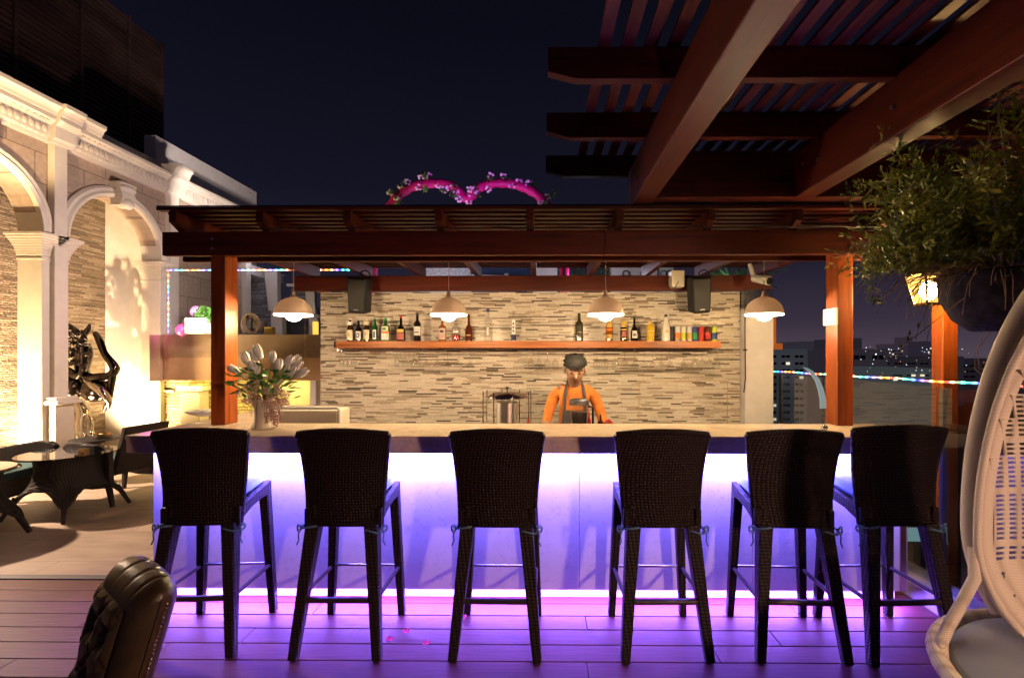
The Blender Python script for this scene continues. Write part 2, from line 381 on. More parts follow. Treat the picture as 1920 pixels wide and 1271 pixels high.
M['white'] = plain('white painted render', (.78, .74, .73), .7, var=.06, bump=.15)
M['brownbox'] = plain('brown render planter', (.46, .29, .15), .75, var=.08, bump=.2)
M['rattan'] = weave('dark woven rattan', (.003, .002, .002), (.030, .015, .011), 58, 70, .5)
M['rattan2'] = weave('dark rattan fine weave', (.012, .009, .010), (.035, .024, .022), 45, 60, .5)
M['rattanrod'] = plain('wrapped rattan rod', (.05, .03, .035), .35, bump=.3, bscale=150)
M['bluecush'] = plain('light blue seat fabric', (.20, .30, .48), .85, var=.08, bump=.25, bscale=220)
M['tie'] = plain('blue cotton tie', (.10, .20, .30), .8)
M['teal'] = plain('dark teal seat fabric', (.025, .07, .07), .9, bump=.2, bscale=200)
M['chrome'] = plain('polished chrome', (.75, .75, .77), .12, 1, var=.03)
M['bronze'] = plain('black polished bronze', (.05, .042, .04), .16, 1, var=.3, scale=20, bump=.35, bscale=22)
M['blackpl'] = plain('black plastic', (.008, .009, .013), .5, spec=.25)
M['blackmt'] = plain('black matte', (.012, .012, .014), .6)
M['leather'] = plain('brown tufted leather', (.055, .036, .018), .30, var=.25, scale=25, bump=.15, bscale=180)
M['brass'] = plain('brass nail heads', (.45, .30, .15), .25, 1)
M['whitewicker'] = weave('white painted wicker', (.48, .42, .34), (.74, .67, .57), 10, 210, .5, ('X', 'Z'), .3)
M['greycush'] = plain('grey blue cushion', (.22, .25, .32), .85, var=.06, bump=.2, bscale=200)
M['foliage'] = None
def foliage(name, a, b_, rough=.5):
    m, t, b = mat(name)
    v = objvec(t); n = N(t, 'ShaderNodeTexNoise', inp={'Scale': 9, 'Detail': 3}); t.links.new(v, n.inputs['Vector'])
    t.links.new(ramp(t, n.outputs[0], [(.35, a), (.65, b_)]), b.inputs['Base Color']); b.inputs['Roughness'].default_value = rough
    return m
M['foliage'] = foliage('fern leaves', (.09, .15, .008), (.28, .31, .015))
M['leaf'] = foliage('glossy green leaf', (.03, .12, .02), (.09, .26, .04), .4)
M['hedge'] = foliage('hedge leaves', (.05, .10, .02), (.14, .22, .04))
M['stem'] = plain('dry stem', (.20, .13, .07), .7)
M['whitefl'] = plain('white petals', (.90, .88, .87), .5, var=.04)
M['pinkfl'] = plain('pale pink petals', (.68, .48, .44), .6, var=.15, scale=40)
M['magenta'] = plain('magenta satin', (.55, .01, .16), .45, var=.2, scale=10)
M['shade'] = plain('taupe lamp shade', (.50, .40, .33), .5, var=.04)
def translu(m, f):
    t = m.node_tree; b = t.nodes['Principled BSDF']; o = t.nodes['Material Output']; tr = N(t, 'ShaderNodeBsdfTranslucent'); tr.inputs[0].default_value = (1, .85, .7, 1)
    mx = N(t, 'ShaderNodeMixShader'); mx.inputs[0].default_value = f; t.links.new(b.outputs[0], mx.inputs[1]); t.links.new(tr.outputs[0], mx.inputs[2]); t.links.new(mx.outputs[0], o.inputs[0])
translu(M['shade'], .10)
M['shadein'] = plain('white lamp shade inside', (.85, .83, .78), .5, var=.02)
translu(M['shadein'], .12)
M['bulb'] = emit('lit bulb', (1, .74, .42), BULB)
M['lens'] = emit('lit diffuser rim', (1, .80, .56), 22)
M['glass'] = glass('clear glass', (.96, .97, .97), 0, 1.45, 1.0)
M['railglass'] = glass('railing glass', (.88, .92, .91), 0, 1.6, 2.6)
M['barglass'] = glass('bar glass', (.96, .96, .95), .06, 1.5, 1.6)
t_ = M['barglass'].node_tree; o_ = t_.nodes['Material Output']; old = o_.inputs[0].links[0].from_socket
df = N(t_, 'ShaderNodeBsdfTranslucent'); df.inputs[0].default_value = (.9, .88, .85, 1); ad = N(t_, 'ShaderNodeMixShader'); ad.inputs[0].default_value = .05
t_.links.new(old, ad.inputs[1]); t_.links.new(df.outputs[0], ad.inputs[2]); t_.links.new(ad.outputs[0], o_.inputs[0])
M['ceramic'] = plain('cream ceramic', (.72, .66, .52), .25, var=.05)
M['whiteplastic'] = plain('white plastic', (.58, .56, .54), .4, var=.03)
M['steel'] = plain('brushed steel', (.45, .45, .46), .3, 1)
M['darkslat'] = wood('dark louvre', (.13, .07, .06), 'y', .6)
M['greymetal'] = plain('grey metal', (.25, .25, .27), .4, .8)
# ================================================================== THE SETTING
rnd = random.Random(7)
# ground far below, city
g = MB(); g.box(-1500, 1500, -300, 3000, -31, -30); tag(g.build('ground', plain('dark city ground', (.05, .045, .05), .9)), kind='structure')
# roof slab + deck
d = MB(); d.box(-9, 2.36, -3.2, 3.30, -.30, -.03)
slab = tag(d.build('deck_base', M['blackmt']), kind='structure')
d = MB(); y = 3.305; k = 0
while y > -2.0:
    x = -9.0; first = rnd.uniform(.4, 2.6); segs = []
    xe = x + first
    while x < 2.36:
        x1 = min(xe, 2.36); d.box(x + .0015, x1 - .0015, y - .137, y, -.03, 0); x = x1; xe = x1 + 2.9
    y -= .143; k += 1
tag(d.build('deck', M['deck'], bev=.003), kind='structure')
d = MB(); d.box(-9, -2.0, 3.31, 3.37, -.02, .006); tag(d.build('path', plain('dark edge strip', (.07, .06, .07), .5)), kind='structure')
d = MB(); d.box(-9, 2.36, 3.372, 9.9, -.3, .002); tag(d.build('floor', M['paving']), kind='structure')
d = MB(); d.box(-9, 4.2, 9.9, 16, -.3, -.01); tag(d.build('floor_beyond', plain('concrete roof floor', (.2, .18, .17), .8)), kind='structure')

# ------------------------------------------------------------------ bar counter
bar = thing('bar_counter', 'long marble topped bar counter glowing violet beneath its edge', 'bar counter', (-.08, 3.1, 0))
b = MB(); b.box(-2.46, 2.28, 2.84, 3.37, 1.045, 1.069); b.box(-2.46, -2.02, 3.371, 4.55, 1.045, 1.069); b.build('countertop', M['marble'], bar, bev=.003)
b = MB(); b.box(-2.455, 2.275, 2.845, 3.0, .967, 1.044); b.box(-2.455, -2.42, 3.002, 4.5, .967, 1.044); b.build('fascia', M['fascia'], bar, bev=.002)
b = MB(); xs = [-2.42, -1.05, .235, 1.30, 2.25]
for i in range(4): b.box(xs[i] + .0012, xs[i+1] - .0012, 3.002, 3.03, .096, .966)
b.build('front_panel', M['panel'], bar, bev=.0015)
b = MB(); b.box(-2.40, 2.24, 3.10, 3.16, .003, .95); b.box(-2.40, -2.36, 3.162, 4.45, .003, .95); b.build('plinth', M['white'], bar)
b = MB(); b.box(-2.40, 2.24, 3.035, 3.06, .10, .108); b.box(-2.40, 2.24, 2.99, 3.0, .955, .966); b.build('led_channel', M['greymetal'], bar)
b = MB(); b.box(2.20, 2.235, 2.995, 3.001, .10, .95); b.build('trim_strip', plain('copper trim', (.5, .3, .2), .3, 1), bar)
b = MB(); b.box(-2.30, 2.2, 3.55, 3.62, .02, .86); b.box(-2.3, 2.2, 3.45, 4.0, .861, .89); b.build('work_shelf', M['steel'], bar)
# low white moulded lid seen behind the vase
t = thing('ice_chest', 'low white moulded ice chest behind the flower vase', 'ice chest', (-1.70, 3.62, .893))
b = MB(); b.box(-1.96, -1.47, 3.50, 3.72, .893, 1.150); b.build('chest', M['ceramic'], t, bev=.015)
b = MB(); b.tube([(-1.97, 3.49, .90), (-1.97, 3.49, 1.150), (-1.955, 3.49, 1.163), (-1.475, 3.49, 1.163), (-1.46, 3.49, 1.150), (-1.46, 3.49, .90)], .012, 8); b.build('rim', M['whiteplastic'], t, 40)

# ------------------------------------------------------------------ tiled back wall
t = thing('tiled_bar_wall', 'back wall of the bar clad in glossy beige strip mosaic', 'wall', (0, 5.1, 0))
b = MB(); b.box(-2.33, 2.08, 5.10, 5.25, 0.003, 2.20); b.build('mosaic_face', M['tile'], t)
b = MB(); b.box(1.02, 1.025, 5.094, 5.099, .5, 1.27); b.box(1.02, 1.95, 5.094, 5.099, 1.27, 1.276); b.box(1.945, 1.95, 5.094, 5.099, .5, 1.27); b.build('hatch_outline', M['brownbox'], t)
t = thing('white_column', 'white square column at the end of the tiled bar wall', 'column', (2.23, 5.05, 0))
b = MB(); b.box(2.085, 2.37, 4.98, 5.25, 0.003, 2.02); b.build('shaft', M['white'], t, bev=.003)
b = MB(); b.box(2.085, 2.37, 4.99, 5.25, 2.022, 2.21); b.build('mirror_cap', plain('hammered mirror', (.4, .42, .45), .15, 1, bump=.4, bscale=60), t)
b = MB(); b.tube([(2.078, 4.972, 2.1), (2.078, 4.972, 1.75), (2.082, 4.972, 1.3), (2.066, 4.972, 1.16)], .006, 6); b.box(2.06, 2.10, 4.968, 4.98, 1.585, 1.60); b.build('cable', M['blackmt'], t)

# ------------------------------------------------------------------ small pergola over the bar
pg = thing('bar_pergola', 'dark red mahogany slatted pergola standing over the bar', 'pergola', (0, 3.3, 0))
def beam(x0, x1, y0, y1, z0, z1, name, m, parent, bev=.004):
    b = MB(); b.box(x0, x1, y0, y1, z0, z1); return b.build(name, m, parent, bev=bev)
beam(-2.54, .42, 3.225, 3.27, 2.21, 2.368, 'front_beam', M['wx'], pg); beam(.422, 2.38, 3.225, 3.27, 2.21, 2.368, 'front_beam', M['wx'], pg)
beam(-2.54, 2.38, 3.412, 3.46, 2.205, 2.368, 'front_beam', M['wx'], pg)
beam(-2.56, 2.36, 5.00, 5.07, 2.205, 2.36, 'back_beam', M['wx'], pg)
beam(-2.245, -2.145, 3.272, 3.41, 1.070, 2.366, 'post', M['wz'], pg, .005)
beam(1.985, 2.09, 3.272, 3.41, 1.070, 2.366, 'post', M['wz'], pg, .005)
beam(-2.38, -2.26, 5.08, 5.2, 2.203, 2.366, 'post', M['wz'], pg)
for xx in (-2.45, -1.877, -1.30, -.697, -.10, .488, 1.08, 1.65, 2.22):
    b = MB(); b.prism([(3.165, 2.49), (3.165, 2.42), (3.26, 2.37), (5.25, 2.37), (5.25, 2.49)], lambda u, v, a: Vector((a, u, v)), xx, xx + .05)
    b.build('rafter', M['wy'], pg, bev=.003)
b = MB(); yy = 3.15
while yy < 5.28: b.box(-2.52, 2.36, yy, yy + .05, 2.492, 2.512); yy += .1
b.build('roof_slats', M['wx'], pg)
# slim bright cover sheet on top (pale front edge of the roofing)
b = MB(); b.box(-2.52, 2.36, 3.15, 5.3, 2.514, 2.522); b.build('roof_sheet', glass('smoked roof sheet', (.25, .26, .32), .2), pg)

# ------------------------------------------------------------------ large pergola overhead
pb = thing('overhead_pergola', 'large dark red timber pergola reaching overhead from the deck', 'pergola', (1.2, 2, 0))
def ybeam(x0, x1, y0, y1, z0, z1, name='main_beam', m=None):
    return beam(x0, x1, y0, y1, z0, z1, name, m or M['wy'], pb, .006)
ybeam(.592, .722, -1.0, 3.19, 2.53, 2.78); ybeam(1.586, 1.712, -1.0, 3.06, 2.53, 2.80)
b = MB(); b.box(.590, .724, 3.192, 3.30, 2.53, 2.78); b.build('beam_end', M['wgrey'], pb, bev=.004)
ybeam(2.75, 2.87, -1.0, 3.06, 2.53, 2.80)
beam(.724, 3.0, 3.065, 3.21, 2.535, 2.83, 'cross_beam', M['wx'], pb, .006)
for y0 in (.40, 1.00, 1.585, 2.175, 2.765, 3.36):
    b = MB(); b.prism([(.03, 2.925), (.03, 2.815), (.16, 2.782), (3.2, 2.782), (3.2, 2.925)], lambda u, v, a: Vector((u, a, v)), y0, y0 + .05)
    b.build('rafter', M['wx'], pb, bev=.003)
b = MB(); xx = .255
while xx < 3.2: b.box(xx, xx + .055, .2, 3.42, 2.927, 2.947); xx += .104
b.build('roof_slats', wood('slat wood', (.16, .05, .03), 'y', .4), pb)
b = MB(); b.box(2.685, 2.785, 3.27, 3.37, -.25, 2.79); b.build('post', M['wz'], pb, bev=.005)
b = MB(); b.box(2.685, 2.785, -1.25, -1.15, -.25, 2.79); b.build('post', M['wz'], pb, bev=.005)

for (x_, y_, z_, ax) in ((.588, 2.20, 2.86, 'x'), (.588, 2.79, 2.86, 'x'), (.588, 3.02, 2.64, 'x'), (1.582, 2.2, 2.66, 'x'), (1.582, 2.79, 2.66, 'x'), (1.582, 2.95, 2.70, 'x')):
    b = MB(); b.cyl((x_ - .008, y_, z_), (x_ + .01, y_, z_), .011, n=6); b.build('bolt', M['steel'], pb)
for x_ in (-2.20, 2.04):
    for z_ in (2.255, 2.32): b = MB(); b.cyl((x_, 3.217, z_), (x_, 3.23, z_), .010, n=6); b.build('bolt', M['steel'], pg)
b = MB(); b.tube([(-2.1 + .13*i, 3.20, 2.385 + .006*math.sin(i*1.9)) for i in range(34)], .0045, 6); b.build('cable', M['blackmt'], pg, 60)
# ------------------------------------------------------------------ glass railing on the right
rl = thing('glass_railing', 'frameless glass railing with steel posts along the roof edge', 'railing', (2.48, 3, 0))
b = MB(); b.box(2.365, 2.60, -2, 7.5, -.02, .095); b.build('kerb', plain('grey kerb render', (.33, .30, .32), .6, bump=.2), rl, bev=.006)
for y0, y1 in ((-1.2, 1.0), (1.02, 3.05), (3.07, 5.1), (5.12, 7.2)):
    b = MB(); b.box(2.475, 2.485, y0, y1, .097, 1.345); b.build('glass_panel', M['railglass'], rl)
for yy in (1.01, 3.06, 5.11): 
    b = MB(); b.box(2.50, 2.53, yy - .012, yy + .012, .096, 1.33); b.build('post', M['greymetal'], rl)
def ropemat(axis, per=.115, s=6):
    m, t, b = mat('colour changing led rope'); 
    c = N(t, 'ShaderNodeTexCoord'); se = N(t, 'ShaderNodeSeparateXYZ'); t.links.new(c.outputs['Object'], se.inputs[0])
    d_ = N(t, 'ShaderNodeMath', operation='DIVIDE'); d_.inputs[1].default_value = per*4; t.links.new(se.outputs[axis], d_.inputs[0])
    f_ = N(t, 'ShaderNodeMath', operation='FRACT'); t.links.new(d_.outputs[0], f_.inputs[0])
    c1 = ramp(t, f_.outputs[0], [(0, (.06, .04, 1)), (.25, (.02, .9, .45)), (.5, (1, .05, .03)), (.72, (1, .45, .03)), (.96, (.06, .04, 1))], 'LINEAR')
    d2 = N(t, 'ShaderNodeMath', operation='DIVIDE'); d2.inputs[1].default_value = per/3; t.links.new(se.outputs[axis], d2.inputs[0])
    f2 = N(t, 'ShaderNodeMath', operation='PINGPONG'); f2.inputs[1].default_value = 1; t.links.new(d2.outputs[0], f2.inputs[0])
    st = N(t, 'ShaderNodeMapRange', inp={'From Min': .45, 'From Max': .9, 'To Min': s*.25, 'To Max': s*2}); t.links.new(f2.outputs[0], st.inputs[0])
    t.links.new(c1, b.inputs['Emission Color']); t.links.new(st.outputs[0], b.inputs['Emission Strength']); b.inputs['Base Color'].default_value = (.3, .3, .3, 1)
    return m
b = MB(); b.tube([(2.48, 7.1 - .1*i, 1.357 + .003*math.sin(i*.9) + .0006*i) for i in range(76)], .0065, 8)
tag(b.build('led_rope', ropemat('Y'), smooth=60), 'multicoloured LED rope light running along the glass railing top', 'rope light')

# ------------------------------------------------------------------ colonnade (cream arcade on the other side)
XW = -6.0
cw = thing('arcade_wall', 'cream arcade wall with round arches, pilasters and brown stone cladding', 'wall', (XW, 6, 0))
arches = [(4.25, 5.75), (6.05, 7.55), (2.45, 3.95)]
SP = 2.98
# cladding: front face at XW, thickness .25, with arch openings
b = MB(); ZT = 4.20
def wallq(y0, y1, z0, z1): b.box(XW - .25, XW, y0, y1, z0, z1)
cuts = sorted(arches)
edges = [2.0] + [v for a in cuts for v in a] + [9.80]
for i in range(0, len(edges), 2): wallq(edges[i], edges[i+1], .003, SP) if edges[i] < 7.5 else wallq(edges[i], edges[i+1], .003, SP)
for i in range(0, len(edges), 2): wallq(edges[i], edges[i+1], SP + .0005, ZT)
for a0, a1 in cuts:
    c = (a0 + a1)/2; r = (a1 - a0)/2; n = 20
    pts = [(c - r*math.cos(math.pi*k/n), SP + r*math.sin(math.pi*k/n)) for k in range(n+1)]
    for k in range(n):
        (ya, za), (yb, zb) = pts[k], pts[k+1]
        b.add([(XW, ya, za), (XW, yb, zb), (XW, yb, ZT), (XW, ya, ZT), (XW-.25, ya, za), (XW-.25, yb, zb), (XW-.25, yb, ZT), (XW-.25, ya, ZT)],
              [(0, 1, 2, 3), (7, 6, 5, 4), (4, 5, 1, 0)])
b.build('stone_cladding', M['blocks'], cw, fixn=True)
# cream pier linings, capitals, archivolts
for a0, a1 in cuts:
    c = (a0 + a1)/2; r = (a1 - a0)/2
    for yj, s_ in ((a0, 1), (a1, -1)):
        b = MB()
        y0, y1 = (yj - .115, yj + .012) if s_ > 0 else (yj - .012, yj + .115)
        b.box(XW - .262, XW + .035, y0, y1, .003, SP - .25)
        b.box(XW - .275, XW + .05, y0 - .012, y1 + .012, .003, .28)
        b.box(XW - .27, XW + .045, y0 - .008, y1 + .008, SP - .30, SP - .275)
        b.build('pier', M['cream'], cw, bev=.004)
        b = MB(); zz = SP - .249
        for i in range(8):
            e_ = .012 + .075*(i/7)**1.6; b.box(XW - .262 - e_*.6, XW + .035 + e_, y0 - e_, y1 + e_, zz, zz + .028); zz += .0285
        b.box(XW - .32, XW + .14, y0 - .105, y1 + .105, zz, zz + .035)
        b.build('capital', M['cream'], cw, bev=.004)
    b = MB(); n = 28
    prof = [(-.012, -.262), (-.012, .06), (.03, .075), (.06, .055), (.10, .06), (.13, .035), (.135, 0), (.0, 0), (.0, -.262)]
    vs = []
    for k in range(n+1):
        a = math.pi*k/n
        for dr, dx in prof: vs.append((XW + dx, c - (r + dr)*math.cos(a), SP + .04 + (r + dr)*math.sin(a)*.98))
    m_ = len(prof); fs = [(k*m_+i, k*m_+(i+1) % m_, (k+1)*m_+(i+1) % m_, (k+1)*m_+i) for k in range(n) for i in range(m_)]
    b.add(vs, fs); b.build('archivolt', M['cream'], cw, smooth=35)
    b = MB(); zt = SP + r + .04
    for i in range(9):
        a = i/8; e_ = .06 + .05*abs(math.sin(a*4.2)); b.box(XW + .0, XW + .07 + e_, c - .10 - .03*a, c + .10 + .03*a, zt - .14 + .036*i, zt - .107 + .036*i)
    b.ball((XW + .15, c, zt - .10), .07, .10, .08); b.ball((XW + .16, c, zt + .10), .06, .13, .06)
    b.build('keystone', M['cream'], cw, smooth=40)
for y0, y1 in ((5.835, 5.995), (7.68, 7.86), (9.66, 9.82), (4.05, 4.20)):
    b = MB(); b.box(XW, XW + .09, y0, y1, 1.03, 4.16)
    b.build('pilaster', M['cream'], cw, bev=.005)
    b = MB(); b.box(XW, XW + .14, y0 - .04, y1 + .04, .003, .94); b.box(XW, XW + .20, y0 - .08, y1 + .08, .942, .985); b.box(XW, XW + .17, y0 - .06, y1 + .06, .986, 1.028); b.box(XW, XW + .17, y0 - .06, y1 + .06, .003, .16)
    b.build('pedestal', M['cream'], cw, bev=.006)
# cornice : frieze with leaf ornament, crown
b = MB()
def cornice_run(y0, y1, out, crown):
    pr = [(0, 4.10), (.06, 4.10), (.07, 4.14), (.10, 4.16), (.11, 4.30), (.13, 4.32), (.17, 4.36), (.17, 4.41), (0, 4.41)]
    b.prism(pr, lambda u, v, a: Vector((XW + out + u - (.0 if u else out), a, v)), y0, y1)
    if crown:
        pc = [(0, 4.412), (.18, 4.412), (.19, 4.45), (.21, 4.49), (.24, 4.51), (.24, 4.56), (0, 4.56)]
        b.prism(pc, lambda u, v, a: Vector((XW + out + u - (.0 if u else out), a, v)), y0, y1)
cornice_run(2.0, 5.78, .0, True); cornice_run(5.781, 6.05, .05, True); cornice_run(6.051, 6.38, .0, True); cornice_run(6.381, 7.60, .0, False)
cornice_run(7.601, 7.94, .03, True); cornice_run(7.941, 9.85, .0, False)
b.build('cornice', M['cream'], cw, bev=.003)
b = MB(); yy = 2.1
while yy < 9.8:
    if not (5.75 < yy < 6.08 or 7.57 < yy < 7.96):
        b.ball((XW + .112, yy, 4.235), .016, .030, .052, 6); b.ball((XW + .085, yy + .035, 4.155), .012, .018, .02, 6); b.box(XW + .12, XW + .15, yy - .02, yy + .02, 4.325, 4.355)
    yy += .075
b.build('ornament', M['cream'], cw, smooth=50)
# niche behind the arcade
b = MB(); b.box(-7.15, -7.0, 2.0, 7.72, .003, 4.6); tag(b.build('niche_wall', M['stack']), 'rough stacked slate wall at the back of the arched niches', 'wall')
b = MB(); b.box(-7.15, XW - .252, 7.722, 7.86, .003, 4.6); tag(b.build('niche_end_wall', M['white']), 'smooth pale end wall of the niche beside the sculpture', 'wall')
b = MB(); b.box(-7.15, XW - .252, 2.0, 7.86, 4.602, 4.7); tag(b.build('niche_ceiling', M['white']), 'plain ceiling slab above the arched niches', 'ceiling')
b = MB(); b.box(-6.75, -6.55, 8.18, 11.1, 3.0, 5.27); tag(b.build('parapet_wall', M['white']), 'plain pale parapet wall rising behind the end of the cornice', 'wall')
b = MB(); b.box(-6.2, -6.0, 9.83, 11.2, 3.2, 3.4); tag(b.build('wall_return', M['white']), 'short pale ledge behind the arcade end', 'wall')
# louvred building
lb = thing('louvred_building', 'tall dark building clad in horizontal louvres above the arcade', 'building', (-9, 6, 0))
b = MB(); b.box(-12, -9.12, 1.5, 11.4, 3.5, 8.7); b.build('core', M['blackmt'], lb)
b = MB(); zz = 3.6
while zz < 8.92: b.box(-9.10, -9.04, 1.5, 11.5, zz, zz + .055); b.box(-12, -9.1, 11.42, 11.48, zz, zz + .055); zz += .105
b.build('louvre_slats', M['darkslat'], lb)
for yy in (3.2, 4.5, 5.6, 6.9, 8.2, 9.4, 10.5, 11.42):
    b = MB(); b.box(-9.035, -8.99, yy, yy + (.05 if yy != 4.5 else .35), 3.5, 8.95); b.build('mullion', M['darkslat'], lb)

# ------------------------------------------------------------------ planter box with glass screen, left behind the bar
YB = 7.0
pt = thing('planter_wall', 'raised brown rendered planter box behind the bar, lit yellow beneath', 'planter', (-4.4, YB, 1.2))
b = MB(); b.box(-5.50, -2.9, YB, 7.75, 1.17, 1.835); b.build('box', M['brownbox'], pt, bev=.006)
b = MB(); b.box(-5.66, -5.502, YB - .05, 7.6, 1.165, 1.83); b.build('end_block', plain('paler end block', (.42, .30, .2), .7), pt, bev=.006)
t = thing('split_stone_wall', 'low wall of yellow lit split stone under the planter box', 'wall', (-4.5, 7.6, 0))
b = MB(); b.box(-6.0, -4.15, 7.62, 7.74, .003, 1.168); b.build('stone_face', M['yellowstone'], t)
b = MB(); b.box(-5.55, -5.25, 7.4, 7.61, .003, .98); b.box(-5.60, -5.20, 7.38, 7.61, .985, 1.06); b.build('buttress', M['cream'], t, bev=.004)
b = MB(); b.box(-4.148, -2.6, 7.62, 7.74, .003, 1.168); tag(b.build('cream_wall', M['cream']), 'smooth warmly lit cream wall beneath the planter box', 'wall')
b = MB(); b.box(-3.35, -3.27, 7.0, 7.6, .003, 1.166); tag(b.build('light_pier', M['white']), 'narrow bright white pier beside the tiled bar wall', 'pier')
# glass wind screen with rope light
ws = thing('glass_windscreen', 'tall glass windscreen standing on the planter box', 'screen', (-4.3, 6.98, 1.8))
for x0, x1 in ((-5.38, -4.42), (-4.40, -3.4), (-3.38, -2.45)):
    b = MB(); b.box(x0, x1, 6.93, 6.94, 1.5, 2.745); b.build('glass_panel', glass('screen glass', (.86, .88, .9), 0, 1.35), ws)
b = MB(); b.tube([(-5.38 + .1*i, 6.92, 2.755) for i in range(30)], .009, 6)
tag(b.build('led_rope', ropemat('X', .12, 9), smooth=60), 'multicoloured LED rope light along the windscreen top', 'rope light')
b = MB(); b.tube([(-5.36, 6.92, 2.74 - .1*i) for i in range(10)], .008, 6)
tag(b.build('led_rope', ropemat('Z', .12, 3), smooth=60), 'blue and pink LED rope hanging down beside the balloons', 'rope light')
# balloons
def balloon(c, r, mt, label):
    t = thing('balloon', label, 'balloon', c, 'balloons on the planter box')
    b = MB(); b.ball(c, r, r, r*1.12, 20); b.build('skin', mt, t, 60)
    b = MB(); b.lathe([(.012, 0), (.004, .015), (.002, .03)], (c[0], c[1], c[2] - r*1.12 - .022), 8); b.build('knot', mt, t, 60)
pkm = plain('pink balloon', (.75, .10, .42), .25, var=.03); pum = plain('lilac balloon', (.50, .25, .62), .22, var=.03)
balloon(P(363, 584, 6.85), .075, pum, 'lilac balloon floating above the white planter')
balloon(P(336, 618, 6.8), .075, pkm, 'bright pink balloon resting low on the brown box')
balloon(P(350, 608, 6.9), .085, pkm, 'larger pink balloon tucked behind the white planter')
# white planter with small plant
def leafball(b, c, rx, rz, n, s=.03, seed=1, droop=0):
    r_ = random.Random(seed); c = Vector(c)
    for i in range(n):
        a = r_.uniform(0, 6.283); z = r_.uniform(-1, 1); q = math.sqrt(1-z*z); rr = r_.uniform(.35, 1)**.6
        p = c + Vector((rx*rr*q*math.cos(a), rx*rr*q*math.sin(a), rz*rr*z))
        d_ = Vector((r_.uniform(-1, 1), r_.uniform(-1, 1), r_.uniform(-.6, 1) - droop)).normalized(); u = d_.cross(Vector((r_.uniform(-1, 1), r_.uniform(-1, 1), r_.uniform(-1, 1)))).normalized()
        L = s*r_.uniform(.6, 1.4); W = L*.32
        b.add([p - d_*L*.5, p + u*W, p + d_*L*.5, p - u*W], [(0, 1, 2, 3)])
t = thing('white_planter', 'square white planter with a small green plant beside the balloons', 'planter', (px(371, 6.85), 6.85, 1.835))
b = MB(); b.box(px(353, 6.85), px(390, 6.85), 6.72, 6.98, 1.836, 2.06); b.build('pot', M['whiteplastic'], t, bev=.012)
b = MB(); leafball(b, P(382, 590, 6.85), .14, .13, 260, .06, 5); b.build('foliage', M['leaf'], t)
b = MB(); 
for i in range(12): b.tube([(px(378, 6.85), 6.85, 2.05), P(372 + i*2.2, 590 - 6*math.sin(i), 6.85)], .003, 4)
b.build('stem', M['stem'], t)
# wreath / barrel, yellow box, glasses on far ledge
t = thing('wine_barrel_rack', 'dark round rack of coiled vine standing on the planter box', 'rack', (px(474, 7.1), 7.1, 1.835))
b = MB()
for k in range(5):
    c = P(466, 607, 7.05 + .05*k); b.tube([c + Vector((.13*math.cos(a*math.pi/10)*(1-.12*k), 0, .15*math.sin(a*math.pi/10)*(1-.1*k))) for a in range(20)], .014, 6, True)
b.build('coil', M['stem'], t, 50)
b = MB(); c = P(484, 613, 7.2); b.lathe([(.09, -.08), (.105, 0), (.09, .09)], c, 16); b.build('drum', plain('dark brown drum', (.08, .05, .03), .6), t, 40)
b = MB(); c = P(503, 620, 7.15); b.box(c.x - .06, c.x + .06, 7.1, 7.2, 1.836, 1.95); tag(b.build('yellow_box', plain('yellow box', (.6, .38, .05), .5), bev=.004), 'small yellow box beside the dark coiled rack', 'box')
b = MB(); c = P(591, 617, 7.15); b.box(c.x - .03, c.x + .03, 7.1, 7.16, 1.836, 2.03); tag(b.build('yellow_candle', emit('yellow candle glow', (1, .6, .08), 1.6)), 'glowing yellow candle box at the end of the planter box', 'candle')
# far building with arches seen through the screen
fb = thing('far_pavilion', 'pale columned pavilion with grey wavy stone infill behind the glass screen', 'building', (-6, 10.6, 0))
b = MB(); b.box(px(440, 10.5), px(462, 10.5), 10.4, 10.6, 2.05, 4.0); b.build('pilaster', M['cream'], fb, bev=.004)
b = MB(); b.box(px(462, 10.5), px(506, 10.5), 10.5, 10.6, 1.9, 3.35); b.build('stone_infill', M['stackx'], fb)
b = MB()
for z0, z1, w0, w1 in ((2.55, 3.32, .20, .28), ): b.beam((px(517, 10.5), 10.4, z0), (px(513, 10.5), 10.4, z1), w0, w1, .15, .15)
b.box(px(505, 10.4), px(532, 10.4), 10.3, 10.5, 2.48, 2.545); b.box(px(509, 10.4), px(530, 10.4), 10.32, 10.5, 1.9, 2.475); b.build('column', M['cream'], fb, bev=.004)
b = MB(); b.box(px(526, 10.8), px(545, 10.8), 10.7, 10.8, 2.3, 3.35); b.build('dark_window', M['railglass'], fb)
b = MB(); b.box(px(546, 10.8), px(580, 10.8), 10.75, 10.85, 2.3, 3.0); b.build('stone_infill', M['stackx'], fb)
b = MB(); b.beam((px(588, 10.5), 10.4, 2.4), (px(585, 10.5), 10.4, 2.96), .19, .19, .12, .12); b.box(px(576, 10.4), px(600, 10.4), 10.33, 10.5, 2.33, 2.39); b.box(px(580, 10.4), px(596, 10.4), 10.33, 10.5, 1.9, 2.32); b.build('column', M['cream'], fb, bev=.004)
b = MB(); b.box(px(546, 10.6), px(604, 10.6), 10.35, 10.5, 3.01, 3.06); b.build('lintel', M['cream'], fb)
b = MB(); b.box(px(436, 11), px(640, 11), 10.95, 11.05, 1.0, 2.6); b.build('back_wall', plain('dark pavilion wall', (.06, .06, .09), .7), fb)
spot('facade_fill', (-5.6, 9.6, 3.6), (-6.3, 10.5, 2.5), 10, (.9, .8, 1.0), 100)
spot('facade_fill', (-4.9, 9.6, 2.4), (-5.6, 10.5, 2.6), 6, (1, .8, .65), 110)
